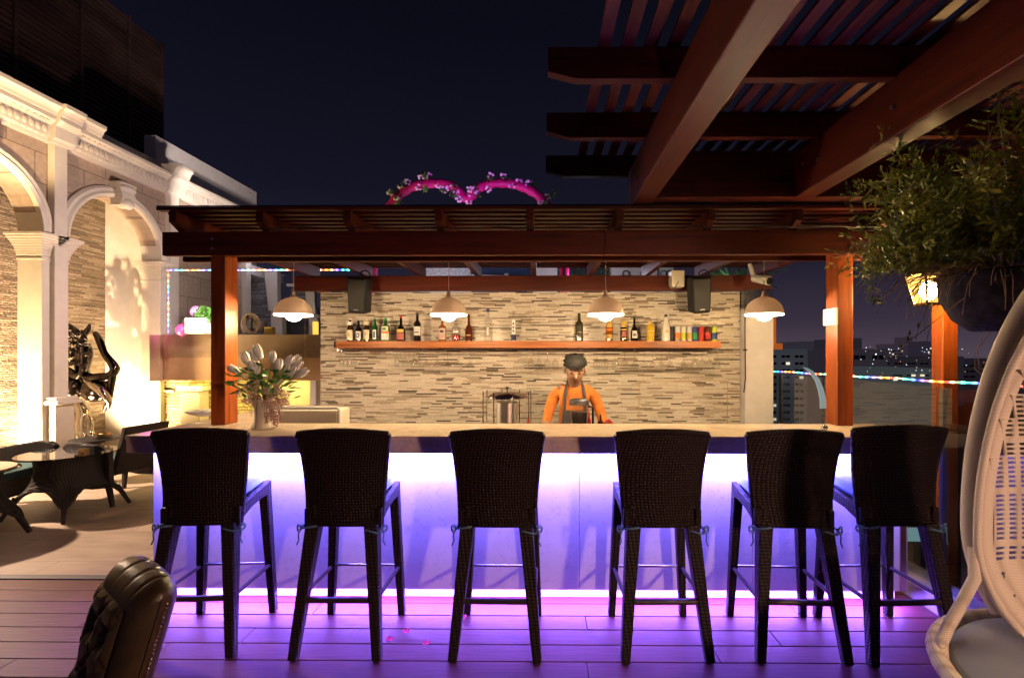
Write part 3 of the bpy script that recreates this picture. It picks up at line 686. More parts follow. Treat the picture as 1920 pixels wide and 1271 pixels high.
for i, x_ in enumerate((548, 562, 575)):
    c = P(x_, 627, 7.3); b = MB(); b.lathe([(.03, 0), (.005, .01), (.005, .07), (.035, .10), (.035, .16)], (c.x, 7.3, 1.836), 12); tag(b.build('wine_glass', M['barglass'], smooth=60), 'stemmed glass standing on the planter box under the first pendant', 'glass', 'glasses on the planter box')

# ------------------------------------------------------------------ things seen over the bar wall in the gap (second terrace)
t = thing('terrace_wall', 'pale terrace wall seen through the gap above the bar', 'wall', (-1, 7.9, 0))
b = MB(); b.box(px(640, 7.9), px(1045, 7.9), 7.9, 8.0, 0, 2.82); b.build('lower_wall', plain('grey terrace wall', (.35, .33, .36), .7), t)
b = MB(); b.box(px(787, 7.8), px(882, 7.8), 7.8, 7.88, 2.4, 3.02); b.build('white_screen', plain('corrugated white sheet', (.55, .57, .60), .5, scale=30, var=.35), t)
b = MB(); b.box(px(884, 7.8), px(988, 7.8), 7.8, 7.88, 2.4, 3.02); b.build('blue_screen', plain('blue sheet', (.03, .06, .16), .6), t)
b = MB(); b.beam((px(884, 7.75), 7.72, 2.81), (px(985, 7.75), 7.72, 2.78), .02); b.box(px(946, 7.7), px(953, 7.7), 7.68, 7.71, 2.79, 2.83); b.build('handrail', M['whiteplastic'], t)
b = MB(); b.box(px(1000, 7.8), px(1045, 7.8), 7.8, 7.88, 2.4, 3.02); b.build('poster_board', M['white'], t)
t = thing('clipped_hedge', 'clipped green hedge behind the bar roof, lit from below', 'hedge', (px(1080, 7.8), 7.8, 2.4))
b = MB(); r_ = random.Random(3)
for i in range(1500):
    p = Vector((r_.uniform(px(1040, 7.8), px(1160, 7.8)), r_.uniform(7.75, 8.1), r_.uniform(2.6, 3.0))); d_ = Vector((r_.uniform(-1, 1), r_.uniform(-1, 1), r_.uniform(-1, 1))).normalized(); u = d_.cross(Vector((0, 0, 1))).normalized()
    b.add([p, p + d_*.022 + u*.012, p + d_*.045, p + d_*.022 - u*.012], [(0, 1, 2, 3)])
b.build('foliage', M['hedge'], t)
b = MB(); b.box(px(1040, 7.9), px(1160, 7.9), 7.95, 8.1, 2.3, 2.85); b.build('planter', M['blackmt'], t)
def acunit(x0, x1, label):
    t = thing('air_conditioner', label, 'air conditioner', (px((x0+x1)/2, 7.6), 7.6, 2.5), 'air conditioning units behind the bar roof')
    b = MB(); b.box(px(x0, 7.6), px(x1, 7.6), 7.6, 7.9, 2.45, 3.05); b.build('casing', M['whiteplastic'], t, bev=.01)
    for k in (.3, .7):
        b = MB(); b.tube([(px(x0 + (x1-x0)*k, 7.6) + .05*math.cos(a*.4), 7.585, 2.80 + .05*math.sin(a*.4)) for a in range(16)], .008, 5, True); b.build('fan_ring', M['blackpl'], t, 50)
acunit(1148, 1232, 'white air conditioner casing between the third pendant wire and the corner'); acunit(1236, 1262, 'narrow white air conditioner casing beside the wall speaker')
t = thing('palm_plant', 'spiky palm plant behind the bar roof over the speaker', 'plant', (px(1380, 6.5), 6.5, 2.0))
b = MB(); r_ = random.Random(11)
for i in range(46):
    a = r_.uniform(-.4, 3.5); el = r_.uniform(.2, 1.3); L = r_.uniform(.35, .65); base = Vector((px(1380, 6.5) + r_.uniform(-.2, .25), 6.5, 2.45))
    pts = [base + Vector((math.cos(a)*math.cos(el)*L*k/4, math.sin(a)*.4*L*k/4, math.sin(el)*L*k/4 - .1*(k/4)**2)) for k in range(5)]
    for k in range(4): b.add([pts[k] + Vector((0, 0, .02*(1-k/5))), pts[k+1] + Vector((0, 0, .02*(1-(k+1)/5))), pts[k+1] - Vector((0, 0, .02*(1-(k+1)/5))), pts[k] - Vector((0, 0, .02*(1-k/5)))], [(0, 1, 2, 3)])
b.build('foliage', M['leaf'], t)
b = MB(); b.cyl((px(1380, 6.5), 6.5, 1.7), (px(1380, 6.5), 6.5, 2.48), .05); b.build('trunk', M['stem'], t)
point('terrace_light', (px(1090, 7.4), 7.0, 2.6), 14, (.8, .75, .9), .1)
point('terrace_light', (px(830, 7.4), 7.1, 2.55), 12, (.85, .8, 1.0), .1)
point('terrace_light', (px(1300, 7.4), 6.6, 2.5), 7, (.8, .8, .9), .1)
# heart arch with flowers
ha = thing('heart_arch', 'magenta heart shaped arch wound with white blossoms above the bar roof', 'flower arch', (px(878, 7), 7.0, 0))
def heartpts(n=90):
    ctrl = [(700, 470), (714, 425), (735, 380), (768, 352), (815, 343), (850, 350), (876, 372), (902, 350), (938, 343), (975, 349), (1008, 366), (1030, 392), (1048, 430), (1058, 480)]
    out = []
    for i in range(len(ctrl)-1):
        p0 = Vector(ctrl[max(i-1, 0)]); p1 = Vector(ctrl[i]); p2 = Vector(ctrl[i+1]); p3 = Vector(ctrl[min(i+2, len(ctrl)-1)])
        for k in range(7):
            t_ = k/7; q = .5*((2*p1) + (p2-p0)*t_ + (2*p0-5*p1+4*p2-p3)*t_*t_ + (-p0+3*p1-3*p2+p3)*t_**3); out.append(q)
    return out
hp = [P(q[0], q[1], 7.0) for q in heartpts()]
b = MB(); b.tube(hp, [.066 + .006*math.sin(i*1.7) for i in range(len(hp))], 12); b.build('heart_ring', M['magenta'], ha, 60)
b = MB(); b2 = MB(); b3 = MB(); r_ = random.Random(5)
for i in range(3, len(hp)-2, 3):
    for q in range(2):
        if r_.random() < .30: continue
        c = hp[i] + Vector((r_.uniform(-.06, .06), -.05, r_.choice((-1, 1))*r_.uniform(.045, .10)))
        for k in range(7):
            a = r_.uniform(0, 6.28); b.ball(c + Vector((.034*math.cos(a), r_.uniform(-.03, .03), .034*math.sin(a))), .020, .010, .018, 6)
        if r_.random() < .8: leafball(b2, c + Vector((r_.uniform(-.08, .08), 0, r_.uniform(-.1, .06))), .05, .06, 16, .055, i*3+q)
b.build('blossoms', M['whitefl'], ha, 60); b2.build('leaves', M['leaf'], ha)
for q_, x_ in ((hp[0], -.1), (hp[-1], .05)): b = MB(); b.cyl(q_, (q_.x + x_, 7.0, 1.0), .07); b.build('stand', M['magenta'], ha, 60)
# orange lit facade edge, its lamplight put in as emission
t = thing('orange_facade', 'narrow orange lit facade corner behind the white column', 'building', (px(1450, 20), 20, 0))
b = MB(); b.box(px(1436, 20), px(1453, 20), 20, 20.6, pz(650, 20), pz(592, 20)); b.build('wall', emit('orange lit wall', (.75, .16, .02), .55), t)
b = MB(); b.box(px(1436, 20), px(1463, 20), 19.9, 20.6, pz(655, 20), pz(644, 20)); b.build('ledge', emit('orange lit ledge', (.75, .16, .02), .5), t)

# ------------------------------------------------------------------ the city
def cityblock(x0, x1, ytop, Y, c, label, rows=0, cols=0, dy=13, dx=22, lit=.1, depth=25, seed=0, wsize=.35, xs0=8, ys0=12, e=.0):
    t = thing('city_building', label, 'building', (px((x0+x1)/2, Y), Y, -30), 'buildings of the distant city')
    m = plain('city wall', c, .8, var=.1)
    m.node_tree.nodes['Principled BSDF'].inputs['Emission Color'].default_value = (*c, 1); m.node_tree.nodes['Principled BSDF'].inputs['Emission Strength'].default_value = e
    b = MB(); b.box(px(x0, Y), px(x1, Y), Y, Y + depth, -30, pz(ytop, Y)); b.build('wall', m, t)
    r_ = random.Random(seed); dk = MB(); lt = MB(); wk = Y/F
    for j in range(rows):
        for i in range(cols):
            for q in (0, .34):
                X0 = px(x0 + xs0 + i*dx, Y) + q*dx*wk; Z0 = pz(ytop + ys0 + j*dy, Y); W = .26*dx*wk; Hh = dy*wk*wsize
                (lt if r_.random() < lit else dk).box(X0, X0 + W, Y - .3, Y - .02, Z0 - Hh, Z0)
    if dk.v: dk.build('window', CWD, t)
    if lt.v: lt.build('lit_window', CWL, t)
    return t
CWD = plain('dark window', (.01, .01, .015), .2); CWL = emit('lit window', (1, .85, .6), 1.1); CWO = emit('orange lamp', (1, .4, .1), 1.6); CWB = emit('cold lit window', (.7, .85, 1), 2.5)
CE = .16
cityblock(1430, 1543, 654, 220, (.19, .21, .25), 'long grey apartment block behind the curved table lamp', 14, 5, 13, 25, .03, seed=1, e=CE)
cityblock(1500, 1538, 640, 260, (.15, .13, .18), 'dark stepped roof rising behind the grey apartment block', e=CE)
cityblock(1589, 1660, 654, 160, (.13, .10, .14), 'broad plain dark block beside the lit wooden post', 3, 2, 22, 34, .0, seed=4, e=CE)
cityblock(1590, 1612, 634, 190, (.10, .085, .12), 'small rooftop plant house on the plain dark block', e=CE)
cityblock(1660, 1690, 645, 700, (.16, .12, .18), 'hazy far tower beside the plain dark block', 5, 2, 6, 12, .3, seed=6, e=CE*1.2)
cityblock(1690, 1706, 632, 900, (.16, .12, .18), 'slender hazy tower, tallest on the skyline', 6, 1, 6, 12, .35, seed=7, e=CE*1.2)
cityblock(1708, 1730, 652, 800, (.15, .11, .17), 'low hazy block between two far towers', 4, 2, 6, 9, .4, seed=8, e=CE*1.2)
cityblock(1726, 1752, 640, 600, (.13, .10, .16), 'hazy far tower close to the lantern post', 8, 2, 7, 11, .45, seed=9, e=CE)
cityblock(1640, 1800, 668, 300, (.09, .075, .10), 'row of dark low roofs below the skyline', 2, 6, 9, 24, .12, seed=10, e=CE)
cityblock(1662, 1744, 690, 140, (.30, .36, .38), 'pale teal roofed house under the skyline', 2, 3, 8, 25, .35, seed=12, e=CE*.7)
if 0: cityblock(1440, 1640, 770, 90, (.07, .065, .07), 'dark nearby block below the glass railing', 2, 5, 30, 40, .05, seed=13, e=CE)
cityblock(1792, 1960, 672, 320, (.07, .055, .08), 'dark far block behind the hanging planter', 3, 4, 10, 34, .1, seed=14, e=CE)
b = MB(); r_ = random.Random(21)
for i, (x_, y_, s_) in enumerate(((1638, 664, 3.2), (1634, 674, 1.6), (1662, 655, 2.2), (1664, 662, 1.5), (1632, 682, 1.8), (1724, 652, 1.5), (1732, 655, 1.8), (1728, 660, 1.3), (1736, 663, 1.2), (1712, 694, 1.6), (1723, 694, 1.8), (1675, 671, 1.2), (1695, 668, 1.0), (1658, 676, 1.0))):
    b = MB(); b.ball(P(x_, y_, 130), s_*.055, n=8); tag(b.build('street_light', CWB), 'small cold white lamp of the distant city', 'street light', 'lamps of the distant city')
for i in range(34):
    x_ = r_.uniform(1592, 1742) if i % 5 else r_.uniform(1796, 1850); y_ = r_.uniform(650, 700); m_ = (CWB, CWL, CWL, CWO)[i % 4]
    b = MB(); b.ball(P(x_, y_, 135), r_.uniform(.05, .11), n=8); tag(b.build('street_light', m_), 'tiny warm or cold lamp of the distant city' if m_ is not CWB else 'small cold white lamp of the distant city', 'street light', 'lamps of the distant city')
# glowing slab standing in for a teal screen reflected in the glass
b = MB(); b.box(px(1676, 40), px(1742, 40), 40, 40.5, pz(1012, 40), pz(990, 40)); tag(b.build('painted_reflection', emit('teal lit canopy', (.30, .55, .60), .55)), 'pale teal lit canopy far below beyond the glass railing', 'reflection')
# ================================================================== BAR STOOLS
def make_stool():
    t = thing('bar_stool', '', 'bar stool', (0, 0, 0), 'rattan bar stools along the counter')
    # backrest: real over-under weave, 30 columns x 46 rows
    NC, NR = 30, 44; b = MB()
    def surf(u, v, side):
        tt = v; W = .392 + .092*tt**1.7
        s_ = (u - .5)*2
        z = .650 + (.478 + .024*(1 - s_*s_))*tt - .004*math.cos(s_*1.5) + .012*(1 - s_*s_)*(1 - tt)
        x = s_*W/2
        yb = -.146 + .030*s_*s_ + .012*tt - .035*tt*tt + .02*math.sin(tt*3)
        edge = min(1, 12*min(u, 1-u, v+.02, 1.02-v))
        ww = math.sin(u*NC*math.pi)*math.sin(v*NR*math.pi)
        ph = (int(u*NC*.9999) + int(v*NR*.9999)) % 2
        d_ = (.0020 if ph else -.0002)*abs(ww)**.7*edge
        if side == 0: return Vector((x, yb - d_, z))
        return Vector((x*.985, yb + .022 + d_*.5, z))
    nu, nv = NC*3, NR*3
    b.grid(lambda u, v: surf(u, v, 0), nu, nv)
    b.grid(lambda u, v: surf(u, v, 1), nu//2, nv//2)
    b.build('backrest', M['rattan'], t, smooth=70)
    b = MB(); rim = []
    for k in range(25): rim.append((surf(k/24, 1, 0) + surf(k/24, 1, 1))/2)
    b.tube(rim, .0165, 8)
    for u in (0, 1): b.tube([(surf(u, k/12, 0) + surf(u, k/12, 1))/2 for k in range(13)], .0155, 8)
    b.tube([(surf(k/12, 0, 0) + surf(k/12, 0, 1))/2 for k in range(13)], .0145, 8)
    # ragged plaited edge
    for k in range(60):
        q = (surf(k/60, 1, 0) + surf(k/60, 1, 1))/2; b.ball(q + Vector((0, 0, .010)), .006, .016, .007, 6)
    b.build('braided_edge', M['rattan'], t, smooth=70)
    for sx in (-1, 1):
        b = MB(); b.beam((sx*.153, -.118, .655), (sx*.214, -.222, 0), .072, .046); b.build('leg', M['rattan2'], t, bev=.008)
        b = MB(); b.beam((sx*.176, .190, .765), (sx*.212, .222, 0), .056, .040); b.build('leg', M['rattan2'], t, bev=.007)
        b = MB(); poly = [(-.13, .735), (.215, .795), (.222, .70), (.185, .715), (.10, .715), (.0, .70), (-.08, .672), (-.13, .635)]
        x0, x1 = (.172, .204) if sx > 0 else (-.204, -.172)
        b.prism(poly, lambda u, v, a: Vector((a, u, v)), x0, x1); b.build('side_rail', M['rattan'], t, bev=.005)
        b = MB(); b.tube([(sx*.199, -.185, .29), (sx*.200, .21, .29)], .011, 8); b.build('stretcher', M['rattanrod'], t, 60)
        # cushion tie with bow
        b = MB(); c = Vector((sx*.168, -.128, .640))
        b.tube([c + Vector((sx*.045*math.cos(a*.524), .045*math.sin(a*.524), .006*math.sin(a) - .004*a*(1 if sx > 0 else -1)*.3)) for a in range(13)], .0055, 6)
        k0 = c + Vector((sx*.044, -.012, .0)); b.ball(k0, .009, n=8)
        for (ax, az) in ((.022, .012), (.020, -.006)):
            b.tube([k0 + Vector((sx*ax*(1 - math.cos(q*math.pi/5))*.6, -.006*math.sin(q), az*math.sin(q*math.pi/5)*1.6)) for q in range(11)], .0032, 5)
        b.tube([k0, k0 + Vector((sx*.012, -.01, -.03)), k0 + Vector((sx*.008, -.012, -.06)), k0 + Vector((sx*.020, -.01, -.085))], .0038, 5)
        b.build('cushion_tie', M['tie'], t, 60)
    b = MB(); b.box(-.178, .178, .180, .215, .70, .775); b.box(-.16, .16, -.125, -.10, .655, .73); b.box(-.172, .172, -.12, .19, .735, .752); b.build('seat_frame', M['rattan2'], t, bev=.006)
    b = MB(); b.tube([(-.198, -.185, .285), (.198, -.185, .285)], .0155, 8); b.build('stretcher', M['rattanrod'], t, 60)
    b = MB(); b.tube([(-.20, .213, .295), (.20, .213, .295)], .0085, 8); b.build('footrest', M['steel'], t, 60)
    b = MB()
    def cush(u, v):
        x = (u-.5)*2; y_ = (v-.5)*2
        e_ = max(abs(x), abs(y_)); k = 1 - max(0, (e_ - .8)/.2)**2
        return x, y_, k
    def top(u, v):
        x, y_, k = cush(u, v); return Vector((x*.172, .062 + y_*.142, .785 + .028*max(k, 0)**.5 + .010*(1-x*x)*(1-y_*y_) + (y_)*.012))
    def bot(u, v):
        x, y_, k = cush(u, v); return Vector((x*.172, .062 + y_*.142, .785 - .028*max(k, 0)**.5 + (y_)*.012))
    b.grid(top, 24, 24); b.grid(bot, 24, 24); b.build('seat_cushion', M['bluecush'], t, smooth=60)
    return t
SL = ['dark rattan bar stool beside the leather chair, under the flower vase end of the counter', 'dark rattan bar stool between the flower vase stool and the middle stool',
      'dark rattan bar stool seen squarely from behind, in front of the round steel jar', 'dark rattan bar stool fourth along from the flower vase end',
      'dark rattan bar stool below the curved table lamp', 'dark rattan bar stool beside the white hanging chair, higher than the others']
SP_ = [(-1.815, 2.68, .06), (-1.045, 2.672, .0), (-.232, 2.668, -.012), (.632, 2.672, .015), (1.325, 2.672, -.035), (1.856, 2.668, .05)]
st0 = make_stool(); stools = [st0] + [copy_tree(st0) for _ in range(5)]
for o, lb_, (x, y, a) in zip(stools, SL, SP_):
    o['label'] = lb_; o.location = (x, y, .001); o.rotation_euler = (0, 0, a)
stools[5].scale = (1.02, 1.02, 1.022)
# ================================================================== PENDANTS
def make_pendant():
    t = thing('pendant_lamp', '', 'pendant lamp', (0, 0, 0), 'dome pendant lamps over the bar')
    prof = [(.134*math.sin(a), .128*math.cos(a)) for a in [i*math.pi/2/16 for i in range(17)]]
    b = MB(); b.lathe([(.0, .128)] + prof[1:] , (0, 0, 0), 40); b.build('shade', M['shade'], t, 60)
    b = MB(); b.lathe([(p[0]*.975, p[1]*.97 - .001) for p in prof[1:]], (0, 0, 0), 40); b.build('shade_lining', M['shadein'], t, 60)
    b = MB(); b.lathe([(.122, .002), (.131, -.001), (.134, -.006), (.130, -.011), (.118, -.010)], (0, 0, 0), 40); b.build('light_rim', M['lens'], t, 60)
    b = MB(); b.ball((0, 0, -.012), .056, .056, .040, 20); b.build('bulb', M['bulb'], t, 60)
    b = MB(); b.lathe([(.0, .175), (.012, .172), (.018, .14), (.03, .127)], (0, 0, 0), 16); b.build('cap', M['shade'], t, 60)
    b = MB(); b.cyl((0, 0, .17), (0, 0, .522), .0028, n=6); b.build('cord', M['shade'], t)
    return t
p0 = make_pendant(); pend = [p0] + [copy_tree(p0) for _ in range(3)]
PLb = ['lit dome pendant lamp hanging before the glass windscreen', 'lit dome pendant lamp hanging over the whisky bottles', 'lit dome pendant lamp hanging over the bartender', 'lit dome pendant lamp hanging before the white column']
for o, lb_, xx in zip(pend, PLb, (548, 841, 1135.5, 1430.5)):
    o['label'] = lb_; o.location = (px(xx, 3.62), 3.62, 1.848)
# ================================================================== SPEAKERS, CAMERAS
def speaker(x, lean, label):
    c = Vector((px(x, 4.8), 4.8, 2.14)); t = thing('wall_speaker', label, 'speaker', tuple(c), 'black speakers above the tiled wall')
    Mx = Matrix.Translation(c) @ Matrix.Rotation(R(lean), 4, 'Y') @ Matrix.Rotation(R(10), 4, 'X')
    b = MB(); pl = [(-.085, -.18), (.085, -.18), (.098, .17), (-.098, .17)]
    b.prism(pl, lambda u, v, a: Mx @ Vector((u, a, v)), -.10, .09); b.build('cabinet', M['blackpl'], t, bev=.02)
    b = MB(); b.prism([(-.07, -.15), (.07, -.15), (.08, .15), (-.08, .15)], lambda u, v, a: Mx @ Vector((u, a, v)), -.106, -.101); b.build('grille', M['blackmt'], t, bev=.002)
    b = MB(); b.prism([(-.022, -.146), (.022, -.146), (.022, -.139), (-.022, -.139)], lambda u, v, a: Mx @ Vector((u, a, v)), -.110, -.107); b.build('badge', M['steel'], t)
    b = MB(); b.tube([c + Vector((.0, .09, .10)), c + Vector((.05, .12, .18)), c + Vector((.02, .22, .18))], .016, 8); b.tube([c + Vector((.05 + .05*math.cos(a*.5), .0, .19 + .05*math.sin(a*.5))) for a in range(9)], .007, 6); b.build('bracket', M['blackpl'], t, 60)
speaker(674, 4, 'black tapered speaker tilted down beside the beer bottles'); speaker(1309, -4, 'black tapered speaker tilted down beside the white junction box')
t = thing('junction_box', 'small white electrical box under the bar roof beside a speaker', 'electrical box', (px(1268, 4.9), 4.9, 2.25))
b = MB(); b.box(px(1257, 4.9), px(1281, 4.9), 4.86, 4.99, pz(539, 4.9), pz(508, 4.9)); b.build('casing', M['ceramic'], t, bev=.01)
b = MB(); q = P(1258, 541, 4.86); b.tube([q + Vector((-.03*k + .0, 0, .12 - .012*k*k if k < 3 else -.09 - .04*math.sin(k))) if k < 3 else P(1248 + k*4, 538 + 12*math.sin(k*.7), 4.86) for k in range(7)], .004, 5); b.build('cable', M['blackmt'], t, 60)
def cctv(c, label, s=1.0):
    c = Vector(c); t = thing('security_camera', label, 'security camera', tuple(c))
    b = MB(); b.cyl(c, c + Vector((.06*s, -.16*s, -.05*s)), .035*s, .040*s, 14); b.build('housing', M['whiteplastic'], t, 50)
    b = MB(); b.cyl(c + Vector((.0605*s, -.1615*s, -.0505*s)), c + Vector((.066*s, -.175*s, -.054*s)), .034*s, .030*s, 14); b.build('lens', M['blackpl'], t, 50)
    b = MB(); b.cyl(c + Vector((0, 0, .0)), c + Vector((-.02, .04, .13))*s, .02*s, n=8); b.build('mount', M['whiteplastic'], t, 50)
cctv(P(1412, 522, 4.75), 'white bullet security camera under the bar roof near the white column', 1.1)
cctv(P(466, 360, 11.0), 'small security camera on the corner of the pale parapet wall', 1.0)
# ================================================================== SHELF AND BOTTLES
YS = 4.95; ZS = 1.682
t = thing('bar_shelf', 'long wooden shelf across the tiled wall carrying bottles', 'shelf', (-.15, YS, ZS))
b = MB(); b.box(px(633, 4.93), px(1346, 4.93), 4.86, 5.098, 1.612, ZS); b.build('board', M['shelfwood'], t, bev=.003)
b = MB(); b.box(px(630, 4.93), px(634, 4.93) - .004, 4.86, 5.098, 1.614, ZS - .002); b.build('end_cap', M['brass'], t)
def gloss(name, c, rough=.08, alpha=0):
    return plain(name, c, rough, var=.03)
GM = {k: gloss('bottle ' + k, c) for k, c in dict(brown=(.035, .014, .005), green=(.01, .10, .015), dark=(.012, .008, .008), redbrown=(.10, .02, .006), olive=(.04, .035, .01), grey=(.06, .06, .07), yellow=(.65, .42, .03), amber=(.28, .08, .012), white=(.72, .68, .62), gold=(.55, .33, .06)).items()}
LB = {k: plain('label ' + k, c, .55, var=.04) for k, c in dict(cream=(.72, .66, .5), white=(.75, .74, .72), red=(.55, .03, .02), rose=(.45, .12, .09), blue=(.03, .05, .25), gold=(.60, .40, .08), pink=(.60, .42, .40), orange=(.8, .2, .02), lime=(.5, .6, .03), silver=(.6, .6, .6), black=(.02, .02, .02), green=(.02, .3, .08)).items()}
def bottle(x, h, r, shape, glassm, labels, capm, label, cat='bottle', band=None, fill=None):
    X = px(x, YS); t = thing('bottle', label, cat, (X, YS, ZS), 'bottles on the bar shelf'); z0 = ZS + .001
    if shape == 'beer': pr = [(r, 0), (r, .56), (r*.85, .64), (r*.42, .78), (r*.38, .97)]
    elif shape == 'wine': pr = [(r, 0), (r, .60), (r*.9, .66), (r*.38, .74), (r*.34, .97)]
    elif shape == 'round': pr = [(r*.9, 0), (r, .08), (r*1.02, .36), (r*.8, .52), (r*.35, .62), (r*.26, .97)]
    elif shape == 'square': pr = [(r, 0), (r*1.02, .55), (r*.95, .66), (r*.35, .74), (r*.32, .96)]
    elif shape == 'cone': pr = [(r, 0), (r, .45), (r*.9, .55), (r*.35, .86), (r*.3, .97)]
    elif shape == 'slim': pr = [(r, 0), (r, .72), (r*.8, .80), (r*.5, .86), (r*.48, .97)]
    pr = [(r*.92, 0.0)] + [(a, max(z, .012)*1.0) for a, z in pr]
    b = MB(); b.lathe([(a, z*h) for a, z in pr], (X, YS, z0), 18); b.build('glass_body', glassm, t, 40)
    b = MB(); rt = pr[-1][0]; b.lathe([(rt*1.12, .90*h if shape != 'beer' else .95*h), (rt*1.15, h), (0, h)], (X, YS, z0), 12); b.build('cap', capm, t, 40)
    for (a0, a1, lm, wr) in labels:
        b = MB(); n = 14; vs = []
        for i in range(n+1):
            a = -math.pi/2 + (i/n - .5)*wr; 
            for zz in (a0*h, a1*h): vs.append((X + (r*1.035)*math.cos(a), YS + (r*1.035)*math.sin(a), z0 + zz))
        b.add(vs, [(2*i, 2*i+2, 2*i+3, 2*i+1) for i in range(n)]); b.build('label', LB[lm] if lm in LB else lm, t, fixn=False)
    if fill:
        b = MB(); b.lathe([(r*.9, .01), (r*.94, fill[0]*h), (0, fill[0]*h)], (X, YS, z0), 14); b.build('liquid', fill[1], t, 40)
    return t
B = bottle
B(655, .228, .031, 'beer', GM['brown'], [(.06, .5, 'cream', 2.6), (.2, .36, 'gold', .7), (.72, .86, 'white', 2.5)], LB['white'], 'brown beer bottle with a cream label, end of the shelf by the speaker')
B(671, .212, .031, 'beer', GM['dark'], [(.08, .48, 'white', 2.4), (.18, .38, 'blue', 1.0), (.24, .32, 'white', .5)], LB['black'], 'dark beer bottle with a white and blue oval label')
B(686, .222, .031, 'beer', GM['brown'], [(.07, .52, 'cream', 2.6), (.26, .42, 'pink', 1.2), (.74, .92, 'cream', 3)], LB['cream'], 'brown beer bottle with cream neck foil, third in the row')
B(702, .232, .027, 'beer', GM['green'], [(.08, .5, 'white', 1.6), (.15, .42, 'blue', .7)], LB['green'], 'slim green beer bottle with a silver label')
B(722, .235, .043, 'square', GM['green'], [(.05, .34, 'white', 2.2), (.34, .42, 'orange', 2.2), (.42, .64, 'cream', 1.8), (.48, .58, 'green', .8)], LB['green'], 'squat green liqueur bottle with an orange banded label')
B(751, .262, .046, 'round', GM['dark'], [(.05, .32, 'rose', 1.9), (.34, .46, 'gold', 1.7)], LB['red'], 'dark round liqueur bottle with red stopper')
B(782, .285, .036, 'wine', GM['dark'], [(.20, .52, 'white', 2.4), (.30, .34, 'black', 1.2), (.40, .42, 'rose', 1.2)], LB['black'], 'tall dark whisky bottle with a plain white label')
B(829, .225, .039, 'square', GM['amber'], [(.08, .58, 'pink', 2.2), (.38, .50, 'black', 1.0), (.15, .18, 'rose', 1.4), (.24, .27, 'rose', 1.4)], LB['silver'], 'square amber bottle with a pale pink label under the second pendant')
B(855, .22, .044, 'square', M['barglass'], [(.38, .48, 'white', 1.3), (.53, .56, 'white', 1.0)], M['glass'], 'clear decanter bottle with a little red liquid', fill=(.26, gloss('red liquid', (.6, .04, .02))))
B(879, .275, .038, 'round', GM['redbrown'], [(.20, .23, 'gold', 1.2)], GM['redbrown'], 'red brown tapering bottle beside the clear decanter')
B(915, .33, .042, 'wine', M['barglass'], [(.18, .42, 'silver', .45), (.22, .38, 'white', .25)], LB['blue'], 'tall clear frosted bottle with a blue cap')
B(963, .31, .029, 'slim', M['barglass'], [(.22, .70, 'white', 1.3), (.30, .36, 'blue', .6), (.42, .48, 'blue', .6), (.54, .60, 'blue', .6)], M['glass'], 'slender clear bottle with a blue base and white label', fill=(.2, gloss('blue liquid', (.03, .04, .15))))
B(1086, .285, .040, 'wine', GM['olive'], [(.2, .55, 'black', 1.6), (.3, .33, 'gold', 1.2)], GM['olive'], 'olive green bottle standing alone beyond the bartender')
B(1142, .205, .036, 'slim', GM['amber'], [(.12, .32, 'gold', 2.4), (.5, .62, 'orange', 2.3), (.68, .88, 'gold', 2.2)], GM['gold'], 'amber whisky bottle with gold foil under the third pendant')
B(1169, .22, .034, 'slim', GM['dark'], [(.10, .16, 'gold', 1.5), (.2, .46, 'rose', 1.6), (.5, .56, 'gold', 2.4), (.64, .9, 'gold', 2.2)], GM['gold'], 'dark whisky bottle with a slanted gold label')
B(1189, .25, .038, 'round', GM['dark'], [(.12, .42, 'silver', 1.5), (.2, .3, 'black', .9)], LB['black'], 'black squat spirit bottle with a grey label')
B(1219, .195, .042, 'slim', GM['yellow'], [(.3, .36, 'gold', 2.5), (.5, .54, 'cream', 2.0)], LB['gold'], 'bright yellow syrup bottle')
B(1248, .27, .045, 'cone', GM['white'], [(.3, .42, 'gold', .5), (.16, .2, 'silver', 1.2)], LB['black'], 'white conical rum bottle with a black cap')
def can(x, c1, c2, label):
    X = px(x, YS); t = thing('drink_can', label, 'can', (X, YS, ZS), 'drink cans at the end of the shelf')
    b = MB(); b.lathe([(.024, .001), (.028, .006), (.028, .138), (.025, .146), (.021, .147)], (X, YS, ZS), 18); b.build('can_body', c1, t, 40)
    b = MB(); n = 12; vs = []
    for i in range(n+1):
        a = -math.pi/2 + (i/n - .5)*2.6
        for zz in (.02, .085): vs.append((X + .0288*math.cos(a), YS + .0288*math.sin(a), ZS + zz))
    b.add(vs, [(2*i, 2*i+2, 2*i+3, 2*i+1) for i in range(n)]); b.build('label', c2, t, fixn=False)
    b = MB(); b.lathe([(.0245, .1475), (.0235, .151), (0, .150)], (X, YS, ZS), 16); b.build('lid', M['steel'], t, 40)
can(1259, LB['black'], LB['black'], 'thin black can next to the white rum bottle'); can(1269.5, LB['silver'], LB['orange'], 'white and orange drink can')
can(1280.5, LB['cream'], LB['lime'], 'lime green drink can with pale top'); can(1291.5, LB['silver'], LB['gold'], 'golden yellow drink can with silver top')
can(1302.5, LB['blue'], LB['green'], 'blue and green drink can'); can(1314, LB['red'], LB['red'], 'bright red drink can'); can(1326, GM['redbrown'], LB['red'], 'deep red drink can behind the bright red one'); can(1338, LB['lime'], LB['blue'], 'yellow green drink can, last at the shelf end')
